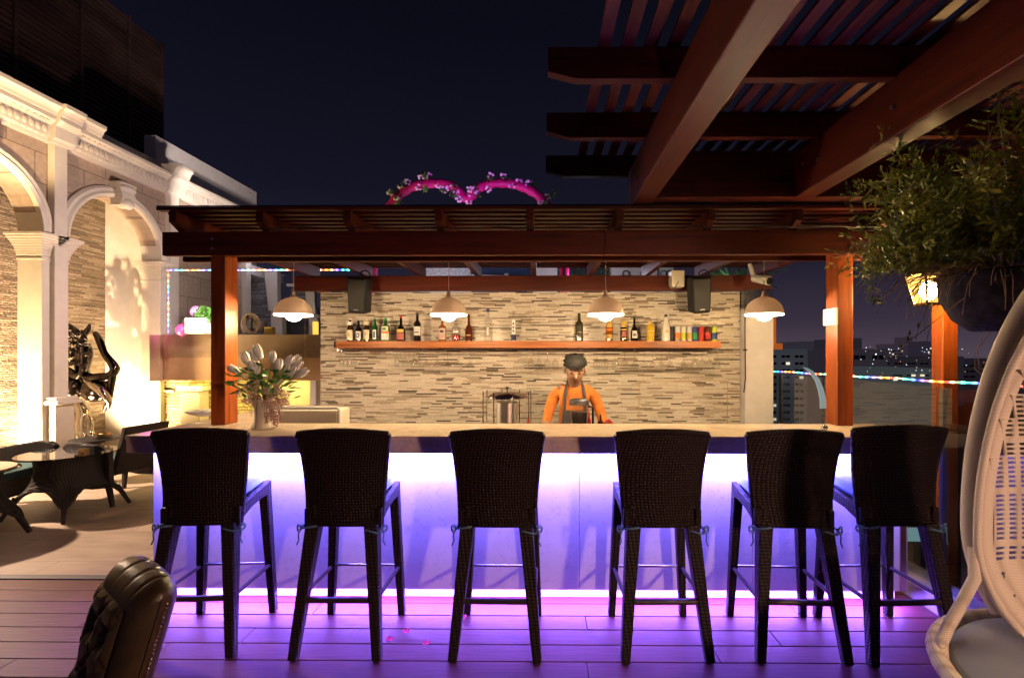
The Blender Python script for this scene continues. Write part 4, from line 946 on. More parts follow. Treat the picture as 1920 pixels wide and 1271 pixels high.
# hanging glass rack
t = thing('glass_rack', 'thin chrome rails hanging under the bar shelf', 'rack', (-.1, YS, 1.6))
b = MB()
for yy in (4.88, 4.96): b.cyl((px(636, YS), yy, 1.575), (px(1340, YS), yy, 1.575), .0035, n=6)
b.build('rail', M['chrome'], t)
for xx in (634, 641, 790, 890, 988, 1088, 1188, 1338): 
    b = MB(); b.cyl((px(xx, YS), 4.92, 1.575), (px(xx, YS), 4.92, 1.611), .004, n=6); b.build('hook', M['chrome'], t)
def mkglass(kind):
    t = thing('hanging_glass', '', 'glass', (0, 0, 0), 'glasses hanging upside down under the shelf')
    if kind == 'wine': pr = [(.033, 0), (.030, -.004), (.004, -.008), (.0035, -.065), (.012, -.075), (.034, -.10), (.040, -.125), (.037, -.16), (.033, -.175)]
    elif kind == 'martini': pr = [(.032, 0), (.028, -.004), (.0035, -.008), (.0035, -.085), (.05, -.15), (.051, -.153)]
    else: pr = [(.028, 0), (.025, -.004), (.004, -.008), (.0035, -.05), (.02, -.065), (.027, -.09), (.025, -.15)]
    b = MB(); b.lathe(pr, (0, 0, 0), 14); b.build('bowl', M['barglass'], t, 60)
    b = MB(); b.lathe([(pr[-1][0]+.001, pr[-1][1]), (pr[-1][0]+.0022, pr[-1][1]-.001), (pr[-1][0]+.0008, pr[-1][1]-.003), (pr[-1][0]-.001, pr[-1][1]-.001)], (0, 0, 0), 14); b.build('rim', M['barglass'], t, 60)
    return t
protos = {k: mkglass(k) for k in ('wine', 'martini', 'flute')}; used = set()
GL = {'wine': 'upside-down wine glass hanging under the bar shelf', 'martini': 'upside-down martini glass hanging under the bar shelf', 'flute': 'upside-down slim glass hanging under the bar shelf'}
def hang(kind, x, y, lab):
    o = protos[kind] if kind not in used else copy_tree(protos[kind]); used.add(kind)
    o.location = (px(x, YS), y, 1.574); o['label'] = lab
for x in (640, 648, 656, 665): hang('flute', x, 4.92, 'slim glass hanging below the beer bottles')
for x in (744, 752, 760, 768, 777, 786): hang('flute', x, 4.92, 'slim glass hanging below the dark whisky bottle')
for x in (800, 820, 840, 860, 882): hang('martini', x, 4.92, 'martini glass hanging between the second pendant and the steel jar')
for x in (996, 1010, 1026, 1041): hang('wine', x, 4.92, 'wine glass hanging just before the bartender')
for x in (1118, 1133, 1152, 1170): hang('wine', x, 4.92, 'wine glass hanging just beyond the bartender')
for x in (1188, 1206, 1222, 1238, 1254, 1279): hang('martini', x, 4.92, 'martini glass hanging below the yellow syrup bottle')
for x in (1300, 1314, 1328, 1341): hang('wine', x, 4.92, 'wine glass hanging below the drink cans')

# ================================================================== BARTENDER
def skinfig(name, verts, edges, radii, m, parent, sub=2):
    me = bpy.data.meshes.new(name); off = Vector(parent['_w'])
    me.from_pydata([Vector(v) - off for v in verts], edges, []); me.materials.append(m)
    o = bpy.data.objects.new(name, me); col.objects.link(o); o.parent = parent; o['_w'] = tuple(off)
    s = o.modifiers.new('skin', 'SKIN'); s.use_smooth_shade = True
    sk = me.skin_vertices[0] if len(me.skin_vertices) else None
    if sk is None:
        bm = bmesh.new(); bm.from_mesh(me); bm.verts.layers.skin.verify(); bm.to_mesh(me); bm.free(); sk = me.skin_vertices[0]
    for i, r in enumerate(radii):
        sk.data[i].radius = r if isinstance(r, tuple) else (r, r)
    sk.data[0].use_root = True
    ss = o.modifiers.new('sub', 'SUBSURF'); ss.levels = sub; ss.render_levels = sub
    return o
SKIN = plain('warm brown skin', (.36, .19, .11), .5, var=.06); SHIRT = plain('orange shirt', (.62, .19, .03), .9, var=.25, scale=14, bump=.6, bscale=22)
APRON = plain('dark grey apron', (.045, .04, .042), .8); HAIR = plain('black hair', (.010, .008, .007), .7); TROU = plain('black trousers', (.02, .02, .025), .8)
bx, by = px(1076, 4.25), 4.25
pr_ = thing('person', 'bartender in orange shirt and dark apron, head bowed over the work shelf', 'person', (bx, by, 0))
V = [(0, 0, .86), (0, .0, .98), (0, -.01, 1.12), (0, -.03, 1.26), (0, -.06, 1.345), (0, -.085, 1.39), (0, -.12, 1.45), (0, -.14, 1.53),   # 0-7 spine, head
     (-.13, -.04, 1.31), (-.20, -.02, 1.27), (-.255, -.04, 1.13), (-.285, -.10, 1.02), (-.22, -.24, .975), (-.16, -.32, .96),              # 8-13 arm L
     (.13, -.04, 1.31), (.20, -.02, 1.27), (.265, -.03, 1.13), (.29, -.09, 1.01), (.20, -.25, .99), (.12, -.33, .975),                     # 14-19 arm R
     (-.09, 0, .80), (-.10, 0, .46), (-.10, .01, .08), (.09, 0, .80), (.10, 0, .46), (.10, .01, .08), (-.10, -.12, .04), (.10, -.12, .04)]
E_ = [(0, 1), (1, 2), (2, 3), (3, 4), (4, 5), (5, 6), (6, 7), (3, 8), (8, 9), (9, 10), (10, 11), (11, 12), (12, 13), (3, 14), (14, 15), (15, 16), (16, 17), (17, 18), (18, 19), (0, 20), (20, 21), (21, 22), (22, 26), (0, 23), (23, 24), (24, 25), (25, 27)]
RR = [(.13, .10), (.125, .095), (.135, .10), (.135, .10), (.06, .06), (.05, .05), (.082, .09), (.075, .085), .06, .055, .044, .038, .030, .026, .06, .055, .044, .038, .030, .026, .085, .058, .042, .085, .058, .042, .035, .035]
Vw = [(bx + a*.86, by + b_, c - .075) for a, b_, c in V]
skinfig('body', Vw, E_, RR, SKIN, pr_)
def sub(idx, scale, name, m, extra=None):
    mp = {i: k for k, i in enumerate(idx)}
    skinfig(name, [Vw[i] for i in idx], [(mp[a], mp[b_]) for a, b_ in E_ if a in mp and b_ in mp], [tuple(q*scale for q in (RR[i] if isinstance(RR[i], tuple) else (RR[i], RR[i]))) for i in idx], m, pr_)
sub([0, 1, 2, 3, 4, 8, 9, 10, 11, 14, 15, 16, 17], 1.10, 'shirt', SHIRT)
sub([0, 20, 21, 22, 23, 24, 25], 1.12, 'trousers', TROU)
b = MB(); b.grid(lambda u, v: Vector((bx + (u-.5)*(.20 + .14*(1-v)), by - .155 + .05*abs(u-.5)*2*.8 - .005, 0.475 + v*.60)), 10, 12)
b.tube([(bx - .09, by - .15, 1.065), (bx - .085, by - .145, 1.175), (bx - .07, by - .11, 1.275), (bx - .05, by - .02, 1.325)], .014, 6); b.tube([(bx + .09, by - .15, 1.065), (bx + .085, by - .145, 1.175), (bx + .07, by - .11, 1.275), (bx + .05, by - .02, 1.325)], .014, 6)
b.tube([(bx - .15, by - .12, .905), (bx, by - .16, .895), (bx + .15, by - .12, .905)], .014, 6)
ao = b.build('apron', APRON, pr_, 60); so = ao.modifiers.new('s', 'SOLIDIFY'); so.thickness = .006
hc = Vector((bx, by - .135, 1.445)); Mh = Matrix.Rotation(R(28), 4, 'X')
b = MB(); b.grid(lambda u, v: Mh @ Vector((.094*math.cos(6.2832*u)*math.cos(v*1.45), .108*math.sin(6.2832*u)*math.cos(v*1.45), .092*math.sin(v*1.45) + .012)) + hc + Vector((0, .012, .012)), 20, 8, True)
for i in range(60):
    a = rnd.uniform(0, 6.28); v = rnd.uniform(-.05, .5); b.ball(Mh @ Vector((.092*math.cos(a)*math.cos(v), .106*math.sin(a)*math.cos(v), .092*math.sin(v) + .012)) + hc + Vector((0, .012, .014)), .012, .016, .008, 6)
b.build('hair', HAIR, pr_, 60)
for q_ in (-.085, .085): b = MB(); b.ball(Mh @ Vector((q_, -.01, -.03)) + hc, .012, .02, .03, 8); b.build('ear', SKIN, pr_, 60)
b = MB(); b.ball(Mh @ Vector((0, -.098, -.045)) + hc, .014, .022, .026, 8); b.build('nose', SKIN, pr_, 60)
for q_ in (-.032, .032): b = MB(); b.ball(Mh @ Vector((q_, -.086, -.018)) + hc, .011, .007, .006, 8); b.build('eye', HAIR, pr_, 60)
b = MB(); b.ball(Mh @ Vector((0, -.082, -.082)) + hc, .024, .010, .006, 8); b.build('mouth', plain('lips', (.30, .09, .07), .5), pr_, 60)
for sx in (-1, 1):
    hb = Vector((bx + (-.14 if sx < 0 else .10), by - (.32 if sx < 0 else .33), .895)); d_ = Vector((-sx*.45, -.85, -.1)).normalized(); sd = d_.cross(Vector((0, 0, 1))).normalized()
    vs = [hb, hb + d_*.045]; es = [(0, 1)]; rr = [(.030, .020), (.034, .018)]
    for k in range(4):
        L = (.030, .034, .032, .025)[k]; o_ = hb + d_*.075 + sd*(k-1.5)*.021; i0 = len(vs)
        vs += [o_, o_ + d_*L + Vector((0, 0, -.012)), o_ + d_*L*1.3 + Vector((0, 0, -.04))]; es += [(1, i0), (i0, i0+1), (i0+1, i0+2)]; rr += [.0095, .0088, .0075]
    i0 = len(vs); th = sd*(-sx)*.038; vs += [hb + d_*.03 + th, hb + d_*.06 + th*1.4 + Vector((0, 0, -.02))]; es += [(0, i0), (i0, i0+1)]; rr += [.011, .009]
    skinfig('hand', vs, es, rr, SKIN, pr_)

# ================================================================== THINGS ON THE WORK SHELF AND COUNTER
ZW = .891
def Q(x, Y): return (px(x, Y), Y, ZW)
c = Q(951, 3.78); t = thing('drinks_dispenser', 'round lidded steel and glass drinks jar behind the counter', 'drinks jar', c)
b = MB(); b.lathe([(.085, 0), (.085, .285), (.083, .287)], c, 28); b.build('inner_cylinder', plain('brushed inner steel', (.80, .74, .64), .38, 1), t, 40)
b = MB(); b.lathe([(.188, .02), (.19, .03), (.19, .36), (.187, .362)], c, 36); b.build('glass_wall', glass('thin jar glass', (.97, .97, .96), .05, 1.18, 1.0), t, 40)
b = MB(); b.lathe([(.155, .318), (.160, .322), (.158, .334), (.10, .358), (.03, .366), (0, .367)], c, 36); b.build('lid', M['chrome'], t, 50)
b = MB(); b.lathe([(.006, .366), (.006, .385), (.018, .392), (.018, .402), (0, .408)], c, 14); b.build('knob', M['chrome'], t, 50)
for k in range(8):
    a = k*math.pi/4 + .3; b = MB(); b.cyl((c[0] + .19*math.cos(a), c[1] + .19*math.sin(a), ZW), (c[0] + .19*math.cos(a), c[1] + .19*math.sin(a), ZW + .372), .0045, n=6); b.build('rod', M['chrome'], t, 50)
c = Q(1086, 3.55); t = thing('blender_jug', 'tall clear blender jug with steel lid in front of the bartender', 'blender jug', c)
b = MB(); b.lathe([(.052, 0), (.055, .02), (.069, .30), (.070, .305)], c, 24); b.build('jug', M['barglass'], t, 40)
b = MB(); b.lathe([(.048, .006), (.062, .24), (0, .242)], c, 24); b.build('contents', glass('cloudy drink', (.42, .34, .30), .3), t, 40)
b = MB(); b.lathe([(.071, .290), (.074, .296), (.074, .325), (.06, .333), (0, .336)], c, 24); b.build('lid', M['steel'], t, 40)
b = MB(); b.tube([(c[0]+.068, c[1], ZW+.28), (c[0]+.10, c[1], ZW+.27), (c[0]+.10, c[1], ZW+.10), (c[0]+.06, c[1], ZW+.06)], .009, 8); b.build('handle', M['blackpl'], t, 60)
def sauce(x, h, body, cap, label, r=.02, name='sauce_bottle', cat='sauce bottle'):
    c = Q(x, 3.50); t = thing(name, label, cat, c)
    b = MB(); b.lathe([(r, 0), (r, h*.62), (r*.6, h*.72)], c, 14); b.build('body', body, t, 40)
    b = MB(); b.lathe([(r*.95, h*.62), (r*.95, h*.76), (r*.4, h*.82), (r*.2, h), (0, h)], c, 12); b.build('cap', cap, t, 40)
sauce(990, .205, LB['white'], LB['red'], 'squeeze bottle with red nozzle beside the round steel jar'); sauce(1013, .165, LB['pink'], GM['redbrown'], 'short jar with dark red lid near the steel jar')
sauce(1105, .245, M['barglass'], LB['red'], 'slim clear bottle with red top beside the blender jug', .014); sauce(1126, .225, LB['cream'], GM['redbrown'], 'cream squeeze bottle with pointed brown nozzle', .024)
c = Q(1055, 3.5); b = MB(); b.box(c[0]-.022, c[0]+.022, 3.48, 3.53, ZW, ZW + .152); tag(b.build('yellow_carton', LB['gold'], bev=.004), 'small yellow carton just before the bartender', 'carton')
c = Q(1141, 3.5); t = thing('red_flower', 'single red flower head in a small vase by the bartender', 'flower', c)
b = MB(); 
for k in range(24):
    a = k*2.4; r_ = .004 + .0011*k; q = Vector((c[0] + r_*math.cos(a), 3.5 + r_*math.sin(a), ZW + .185 - .0012*k)); b.ball(q, .012, .012, .008, 6)
b.build('petals', LB['red'], t, 60)
b = MB(); b.lathe([(.018, 0), (.022, .06), (.010, .12), (.013, .15)], c, 12); b.build('vase', M['whiteplastic'], t, 50)
# vase of tulips
vc = Vector((px(491, 3.12), 3.12, 1.070))
t = thing('flower_vase', 'cream vase of white tulips and pale blossom on the counter', 'vase', tuple(vc))
b = MB(); b.lathe([(.066, 0), (.072, .006), (.070, .02), (.055, .045), (.050, .08), (.054, .13), (.062, .165), (.068, .185), (.066, .19), (.055, .17)], vc, 28); b.build('vase_body', M['ceramic'], t, 60)
tul = [(436, 694, -.9), (458, 674, -.25), (474, 668, -.2), (483, 663, -.3), (508, 672, .15), (470, 690, -.2), (478, 692, .0), (520, 686, .2), (538, 678, .75), (548, 678, .9), (552, 688, .85), (534, 696, .5), (561, 701, 1.05), (543, 700, .7), (516, 690, .4)]
bs = MB(); r_ = random.Random(2)
for i, (x, y_, tilt) in enumerate(tul):
    Y = 3.12 + r_.uniform(-.07, .07); tip = P(x, y_, Y); base = vc + Vector((r_.uniform(-.02, .02), r_.uniform(-.02, .02), .17))
    dirv = Vector((math.sin(tilt), -.15, math.cos(tilt))).normalized(); Mx = dirv.to_track_quat('Z', 'Y').to_matrix().to_4x4()
    b = MB()
    L = .082*r_.uniform(.9, 1.2)
    for k in range(6):
        a0 = k*math.pi/3
        def fn(u, v, a0=a0, rad=(.027 if k % 2 else .024)):
            a = a0 + (u-.5)*1.25*(1 - .55*v); rr = rad*math.sin(math.pi*(.12 + .70*v))**.75*(1 if v < .95 else .7)
            return (Mx @ Vector((rr*math.cos(a), rr*math.sin(a), L*(v - .35)))) + tip
        b.grid(fn, 5, 8)
    b.build('tulip_head', M['whitefl'], t, 70)
    q = tip - dirv*L*.35; bs.tube([base, (base*.45 + q*.55) + Vector((0, 0, .01)), q], .0032, 5)
bs.build('stems', M['leaf'], t, 60)
b = MB(); r_ = random.Random(8)
for i in range(120):
    a = r_.uniform(0, 6.283); rr = r_.uniform(.03, .19); zz = .18 + r_.uniform(.0, .16) + .10*(1-rr/.19)
    c0 = vc + Vector((rr*math.cos(a), rr*.7*math.sin(a), zz)); d_ = Vector((math.cos(a), math.sin(a)*.7, r_.uniform(-.3, .8))).normalized(); u = d_.cross(Vector((r_.uniform(-.4, .4), r_.uniform(-.4, .4), 1))).normalized(); L = r_.uniform(.045, .075)
    n_ = d_.cross(u)*.004
    b.add([c0, c0 + d_*L*.3 + u*L*.26, c0 + d_*L*.7 + u*L*.22, c0 + d_*L + n_, c0 + d_*L*.7 - u*L*.22, c0 + d_*L*.3 - u*L*.26, c0 + d_*L*.5 + n_*2], [(0, 1, 6), (1, 2, 6), (2, 3, 6), (3, 4, 6), (4, 5, 6), (5, 0, 6)])
b.build('leaves', M['leaf'], t)
b = MB()
for i in range(190):
    a = r_.uniform(0, 6.283); z = r_.uniform(.16, .31) if i % 3 else r_.uniform(.03, .17); rr = r_.uniform(.4, 1)*(.16 if z > .17 else .05 + .09*(z+.02)/.19 + .02)
    if z < .17:
        a = r_.uniform(-1.1, .6)
        if r_.random() < .35: continue
    c0 = vc + Vector((rr*math.cos(a), rr*.75*math.sin(a), z)); s_ = r_.uniform(.007, .013)
    for k in range(4):
        aa = k*1.57 + i; b.ball(c0 + Vector((s_*math.cos(aa), -.003, s_*math.sin(aa))), s_*.75, s_*.35, s_*.6, 5)
b.build('blossom', M['pinkfl'], t, 60)
b = MB()
for i in range(40):
    a = r_.uniform(-2.2, 1.2); z1 = r_.uniform(-.0, .25); p1 = vc + Vector((.11*math.cos(a), .08*math.sin(a), z1)); b.tube([vc + Vector((.02*math.cos(a), .02*math.sin(a), .18)), vc + Vector((.08*math.cos(a), .06*math.sin(a), .22)), p1], .0015, 4)
b.build('twigs', M['stem'], t)
# white bowl on left wing
c = (px(378, 3.75), 3.75, 1.070); t = thing('white_dish', 'shallow white dish on the counter behind the wooden post', 'dish', c)
b = MB(); b.lathe([(.04, 0), (.05, .004), (.10, .022), (.125, .038), (.128, .040), (.10, .026), (.0, .010)], c, 28); b.build('dish', M['whiteplastic'], t, 60)
# curved table lamp / feather
c = Vector((px(1543, 2.98), 2.98, 1.070)); t = thing('table_flag_lamp', 'curved translucent blade ornament on a thin rod with round base', 'table ornament', tuple(c))
b = MB(); b.lathe([(.018, 0), (.024, .004), (.024, .012), (.0, .014)], c, 20); b.ball(c + Vector((0, 0, .030)), .019, n=16); b.build('base', M['chrome'], t, 60)
b = MB(); b.cyl(c + Vector((0, 0, .045)), c + Vector((.0, 0, .13)), .0018, n=6); b.build('rod', M['chrome'], t)
cl = [(1540, 765, 11), (1540, 750, 11), (1536, 730, 10), (1529, 712, 8.5), (1519, 698, 7), (1511, 692, 4.5), (1503, 688, .5)]
cl = [(x, y_, w_) for x, y_, w_ in cl]
b = MB(); vs = []
cs = [P(x, y_, 2.98) for x, y_, _ in cl]
for i, p in enumerate(cs):
    d_ = (cs[min(i+1, len(cs)-1)] - cs[max(i-1, 0)]).normalized(); s_ = Vector((d_.z, 0, -d_.x)); hw = cl[i][2]*2.98/F/2
    for q in (-1, 1):
        for yo in (-.0025, .0025): vs.append(p + s_*hw*q + Vector((0, yo, 0)))
fs = []
for i in range(len(cs)-1):
    a = i*4; fs += [(a, a+4, a+6, a+2), (a+1, a+3, a+7, a+5), (a, a+1, a+5, a+4), (a+2, a+6, a+7, a+3)]
fs += [(0, 2, 3, 1)]
b.add(vs, fs); b.build('blade', emit('milky lit blade', (.42, .60, .62), .35), t, 50)
c = Vector((px(1433, 2.98), 2.98, 1.070)); b = MB(); b.lathe([(.015, 0), (.016, .018), (.009, .024), (.0, .024)], c, 16); tag(b.build('tea_light', M['barglass'], smooth=50), 'tiny clear tea light holder standing on the counter', 'tea light')
# notice on the post
t = thing('paper_notice', 'white framed paper notice fixed on the lit wooden post', 'notice', (1.97, 3.34, 1.8))
z0, z1 = pz(609, 3.3), pz(578, 3.3)
b = MB(); b.box(1.972, 1.983, 3.262, 3.418, z0, z1); b.build('frame', plain('cream notice frame', (.72, .66, .52), .4), t, bev=.002)
b = MB(); b.box(1.969, 1.9715, 3.272, 3.408, z0 + .008, z1 - .012); b.build('sheet', M['white'], t)
b = MB(); r_ = random.Random(9)
for k, (zz, a0, a1) in enumerate(((.070, .2, .62), (.066, .30, .55), (.052, .12, .42), (.050, .5, .8), (.038, .15, .5), (.026, .2, .45), (.024, .52, .85), (.015, .3, .7))):
    for j in range(5): 
        u0 = a0 + (a1-a0)*j/5; b.box(1.9682, 1.9688, 3.405 - .13*u0 - .13*(a1-a0)/5*.7, 3.405 - .13*u0, z0 + zz + .002*(j % 2), z0 + zz + .0035 + .002*(j % 2))
b.box(1.9682, 1.9688, 3.285, 3.40, z1 - .018, z1 - .0155)
b.build('faint_text', plain('pale grey ink', (.52, .49, .50), .6), t)

# ================================================================== LANTERNS
APM, t_, b_ = mat('glowing amber pane'); t_.nodes.remove(b_); e_ = N(t_, 'ShaderNodeEmission'); e_.inputs[0].default_value = (1, .50, .10, 1); e_.inputs[1].default_value = 5
q_ = N(t_, 'ShaderNodeBsdfTransparent'); x_ = N(t_, 'ShaderNodeMixShader'); x_.inputs[0].default_value = .72; t_.links.new(e_.outputs[0], x_.inputs[1]); t_.links.new(q_.outputs[0], x_.inputs[2]); t_.links.new(x_.outputs[0], t_.nodes['Material Output'].inputs[0])
def lantern(c, label):
    c = Vector(c); t = thing('wall_lantern', label, 'lantern', tuple(c), 'lanterns on the pergola posts')
    b = MB(); w0, w1 = .052, .085
    for sx, sy in ((-1, -1), (1, -1), (1, 1), (-1, 1)): b.beam(c + Vector((sx*w0, sy*w0, -.10)), c + Vector((sx*w1, sy*w1, .08)), .008)
    b.box(c.x-.056, c.x+.056, c.y-.056, c.y+.056, c.z-.115, c.z-.10); b.lathe([(.115, .08), (.09, .10), (.03, .15), (.012, .18), (0, .19)], c, 4)
    b.tube([c + Vector((0, 0, .14)), c + Vector((.05, .06, .20)), c + Vector((.13, .13, .12)), c + Vector((.19, .16, -.02))], .011, 8)
    b.build('frame', plain('brass lantern frame', (.35, .20, .05), .4, .8), t)
    b = MB()
    for k in range(4):
        a = k*math.pi/2; Mz = Matrix.Translation(c) @ Matrix.Rotation(a, 4, 'Z')
        b.add([Mz @ Vector((-w0*.9, -w0, -.097)), Mz @ Vector((w0*.9, -w0, -.097)), Mz @ Vector((w1*.9, -w1, .077)), Mz @ Vector((-w1*.9, -w1, .077))], [(0, 1, 2, 3)])
    b.build('amber_pane', APM, t)
    b = MB(); b.ball(c + Vector((0, 0, -.02)), .050, .050, .062, 14); b.build('bulb', emit('lantern bulb', (1, .70, .34), 120), t, 60)
lantern((2.47, 3.12, 1.975), 'glowing amber lantern on the wooden post behind the fern')
lantern((2.60, -1.35, 2.05), 'glowing amber lantern on the post behind the viewer')
# ================================================================== HANGING PLANTER WITH FERN
pc = Vector((2.10, 2.25, 1.90))
t = thing('hanging_planter', 'dark hanging bowl planter overflowing with feathery fern', 'planter', tuple(pc))
b = MB(); b.lathe([(.0, -.245), (.10, -.243), (.165, -.19), (.215, -.09), (.222, 0), (.232, .012), (.225, .02), (.205, .01), (.19, -.04), (0, -.05)], pc, 36); b.build('bowl', plain('dark slate bowl', (.020, .018, .024), .9, var=.5, scale=22, bump=.8, bscale=40, spec=.1), t, 50)
b = MB()
for k in range(3):
    a = k*2.094 + .5; b.tube([pc + Vector((.215*math.cos(a), .215*math.sin(a), .01)), pc + Vector((.02*math.cos(a), .02*math.sin(a), .70))], .003, 5)
b.cyl(pc + Vector((0, 0, .70)), pc + Vector((0, 0, .90)), .004, n=6); b.build('hanger', M['greymetal'], t)
fo = MB(); stb = MB(); r_ = random.Random(17)
trail = False
def leaf(p, d_, L, W):
    u = d_.cross(Vector((r_.uniform(-1, 1), r_.uniform(-1, 1), r_.uniform(-1, 1))))
    if u.length < 1e-3: return
    if p.z < 1.955 and p.x < pc.x - .13 and not trail: return
    u.normalize(); fo.add([p, p + d_*L*.45 + u*W, p + d_*L, p + d_*L*.45 - u*W], [(0, 1, 2, 3)])
def frond(pts, n, Ls, r0=.003):
    stb.tube(pts, [r0*(1 - .7*k/(len(pts)-1)) for k in range(len(pts))], 4)
    for i in range(n):
        s_ = .22 + .78*i/n; k = s_*(len(pts)-1); a = int(min(k, len(pts)-2)); f = k - a; p = pts[a].lerp(pts[a+1], f); dd = (pts[a+1] - pts[a]).normalized()
        side = Vector((r_.uniform(-1, 1), r_.uniform(-1, 1), r_.uniform(-1, 1))); side = (side - dd*side.dot(dd)); 
        if side.length < 1e-3: continue
        side.normalize(); q = (side*.8 + dd*.6).normalized(); L = Ls*r_.uniform(.6, 1.3)
        # short side twig with leaflets
        for j in range(6):
            leaf(p + q*L*(.2 + j*.24), (q + side.cross(dd)*r_.choice((-1, 1))*.8).normalized(), Ls*.62, Ls*.105)
def arcpts(base, d0, L, droop, n=9, wob=.02):
    pts = [base.copy()]; d = d0.normalized(); p = base.copy()
    for k in range(n):
        d = (d + Vector((r_.uniform(-1, 1)*wob*3, r_.uniform(-1, 1)*wob*3, -droop*(k+1)/n))).normalized(); p = p + d*L/n; pts.append(p.copy())
    return pts
for i in range(165):
    a = r_.uniform(0, 6.283); base = pc + Vector((.13*math.cos(a)*r_.random(), .13*math.sin(a)*r_.random(), -.02))
    el = r_.uniform(.30, 1.5); L = r_.uniform(.55, 1.0)*(.36 + .52*math.sin(el))
    d0 = Vector((math.cos(a)*math.cos(el) - .10, math.sin(a)*math.cos(el)*.7, math.sin(el)))
    frond(arcpts(base, d0, L, r_.uniform(.12, .5)), int(34*L), .050)
for i in range(80):   # sprays reaching over toward the bar and lantern
    a = math.pi + r_.uniform(-.8, .5); base = pc + Vector((-.12 + r_.uniform(-.05, .08), r_.uniform(-.12, .12), 0))
    el = r_.uniform(.45, 1.15); L = r_.uniform(.28, .50)
    frond(arcpts(base, Vector((math.cos(a)*math.cos(el), math.sin(a)*math.cos(el)*.5, math.sin(el))), L, r_.uniform(.30, .62)), int(34*L), .050)
trail = True   # the long trailing spray
tr = [P(1790, 505, 2.25), P(1740, 440, 2.25), P(1690, 428, 2.22), P(1640, 440, 2.2), P(1618, 465, 2.2), P(1612, 495, 2.2), P(1622, 525, 2.2), P(1636, 552, 2.2), P(1640, 566, 2.2)]
frond(tr, 90, .026)
frond([P(1780, 520, 2.25), P(1740, 505, 2.22), P(1690, 490, 2.2), P(1655, 495, 2.2), P(1640, 512, 2.2)], 40, .03)
fo.build('foliage', M['foliage'], t); 
for i in range(60):   # bare dry stalks
    a = r_.uniform(math.pi*.75, math.pi*1.6); base = pc + Vector((.12*math.cos(a), .12*math.sin(a), 0)); el = r_.uniform(.2, 1.2)
    stb.tube(arcpts(base, Vector((math.cos(a)*math.cos(el), math.sin(a)*math.cos(el), math.sin(el))), r_.uniform(.12, .34), .5, 5, .05), .0022, 4)
for i in range(26):   # roots and runners over the bowl
    a = r_.uniform(math.pi*.8, math.pi*1.9); p = pc + Vector((.23*math.cos(a), .23*math.sin(a), .01))
    stb.tube(arcpts(p, Vector((math.cos(a)*.5, math.sin(a)*.5, -.3)), r_.uniform(.12, .36), .9, 7, .08), .0016, 4)
stb.tube([P(1850, 624, 2.2), P(1822, 660, 2.2), P(1820, 690, 2.2), P(1836, 705, 2.2)], .002, 4); stb.tube([P(1838, 624, 2.2), P(1825, 655, 2.2), P(1828, 690, 2.2), P(1858, 700, 2.2)], .002, 4)
stb.tube([P(1800, 560, 2.2), P(1750, 600, 2.2), P(1710, 632, 2.2), P(1695, 640, 2.2), P(1684, 660, 2.2)], .002, 5)
stb.build('dry_stems', M['stem'], t, 60)
b = MB()
for x, y_ in ((1700, 632), (1716, 618), (1684, 655), (1696, 642)):
    p = P(x, y_, 2.2); b.add([p, p + Vector((.008, 0, .014)), p + Vector((.003, 0, .035)), p + Vector((-.006, 0, .018))], [(0, 1, 2, 3)])
b.build('small_leaves', M['foliage'], t)

# ================================================================== WHITE HANGING EGG CHAIR
ec = thing('hanging_egg_chair', 'white woven wicker hanging egg chair with grey blue cushion', 'egg chair', (1.80, 1.5, .5))
EC = Vector((1.80, 1.42, 0)); ERX = Vector((.618, -.786, 0)); EBK = Vector((.786, .618, 0))   # across, backwards
def E3(x, y, z): return EC + ERX*x + EBK*y + Vector((0, 0, z))
def hoopang(a, hw, up, dn, zc=.94): return hw*math.cos(a), zc + (up if math.sin(a) > 0 else dn)*math.sin(a)
pts = []
for k in range(72):
    x, z = hoopang(-.62 + (math.pi + 1.24)*k/71, .428, 1.04, .50); pts.append(E3(x, .04, z))
b = MB(); b.tube(pts, .034, 16); b.build('outer_hoop', M['whitewicker'], ec, 60)
def inner(a): x, z = hoopang(a, .405, .97, .42, .90); return E3(x, -.01, z)
b = MB(); b.tube([inner(-.75 + (math.pi + 1.5)*k/71) for k in range(72)], .0125, 10); b.build('inner_rim', M['whitewicker'], ec, 60)
HWL = .398
def surfxz(x, z):
    zc = .90; dz = (z - zc)/(.89 if z > zc else .42)
    if abs(dz) >= 1: return None
    w_ = math.sqrt(1 - dz*dz)*HWL
    s_ = x/w_ if w_ > 1e-3 else 9
    if abs(s_) > 1.0: return None
    rr = min(1, math.hypot(s_*math.sqrt(1 - dz*dz), dz))
    return E3(x, -.01 + .34*(1 - rr**2)**.6, z)
b = MB(); sol = MB(); dxv, dzv = .0268, .0172
nx, nz = 30, 82
def cellhole(x0, x1, z0, z1):
    P4 = [surfxz(x0, z0), surfxz(x1, z0), surfxz(x1, z1), surfxz(x0, z1)]
    if any(p is None for p in P4): return
    cxx = (x0+x1)/2; czz = (z0+z1)/2
    dz = (czz - .90)/(.95 if czz > .90 else .42); w_ = math.sqrt(max(0, 1-dz*dz))*HWL
    margin = abs(cxx) > w_ - .012 or czz > 1.74 or czz < .80
    row = int(round((z0 - .55)/dzv)); solidrow = row % 11 in (7,)
    if margin or solidrow: sol.add(P4, [(0, 1, 2, 3)]); return
    c4 = sum(P4, Vector())/4
    ins = [c4 + (p - c4)*.62 for p in P4]
    b.add(P4 + ins, [(0, 1, 5, 4), (1, 2, 6, 5), (2, 3, 7, 6), (3, 0, 4, 7)])
for i in range(nx):
    for j in range(nz):
        x0 = (i - nx/2)*dxv; z0 = .55 + j*dzv; cellhole(x0, x0 + dxv, z0, z0 + dzv)
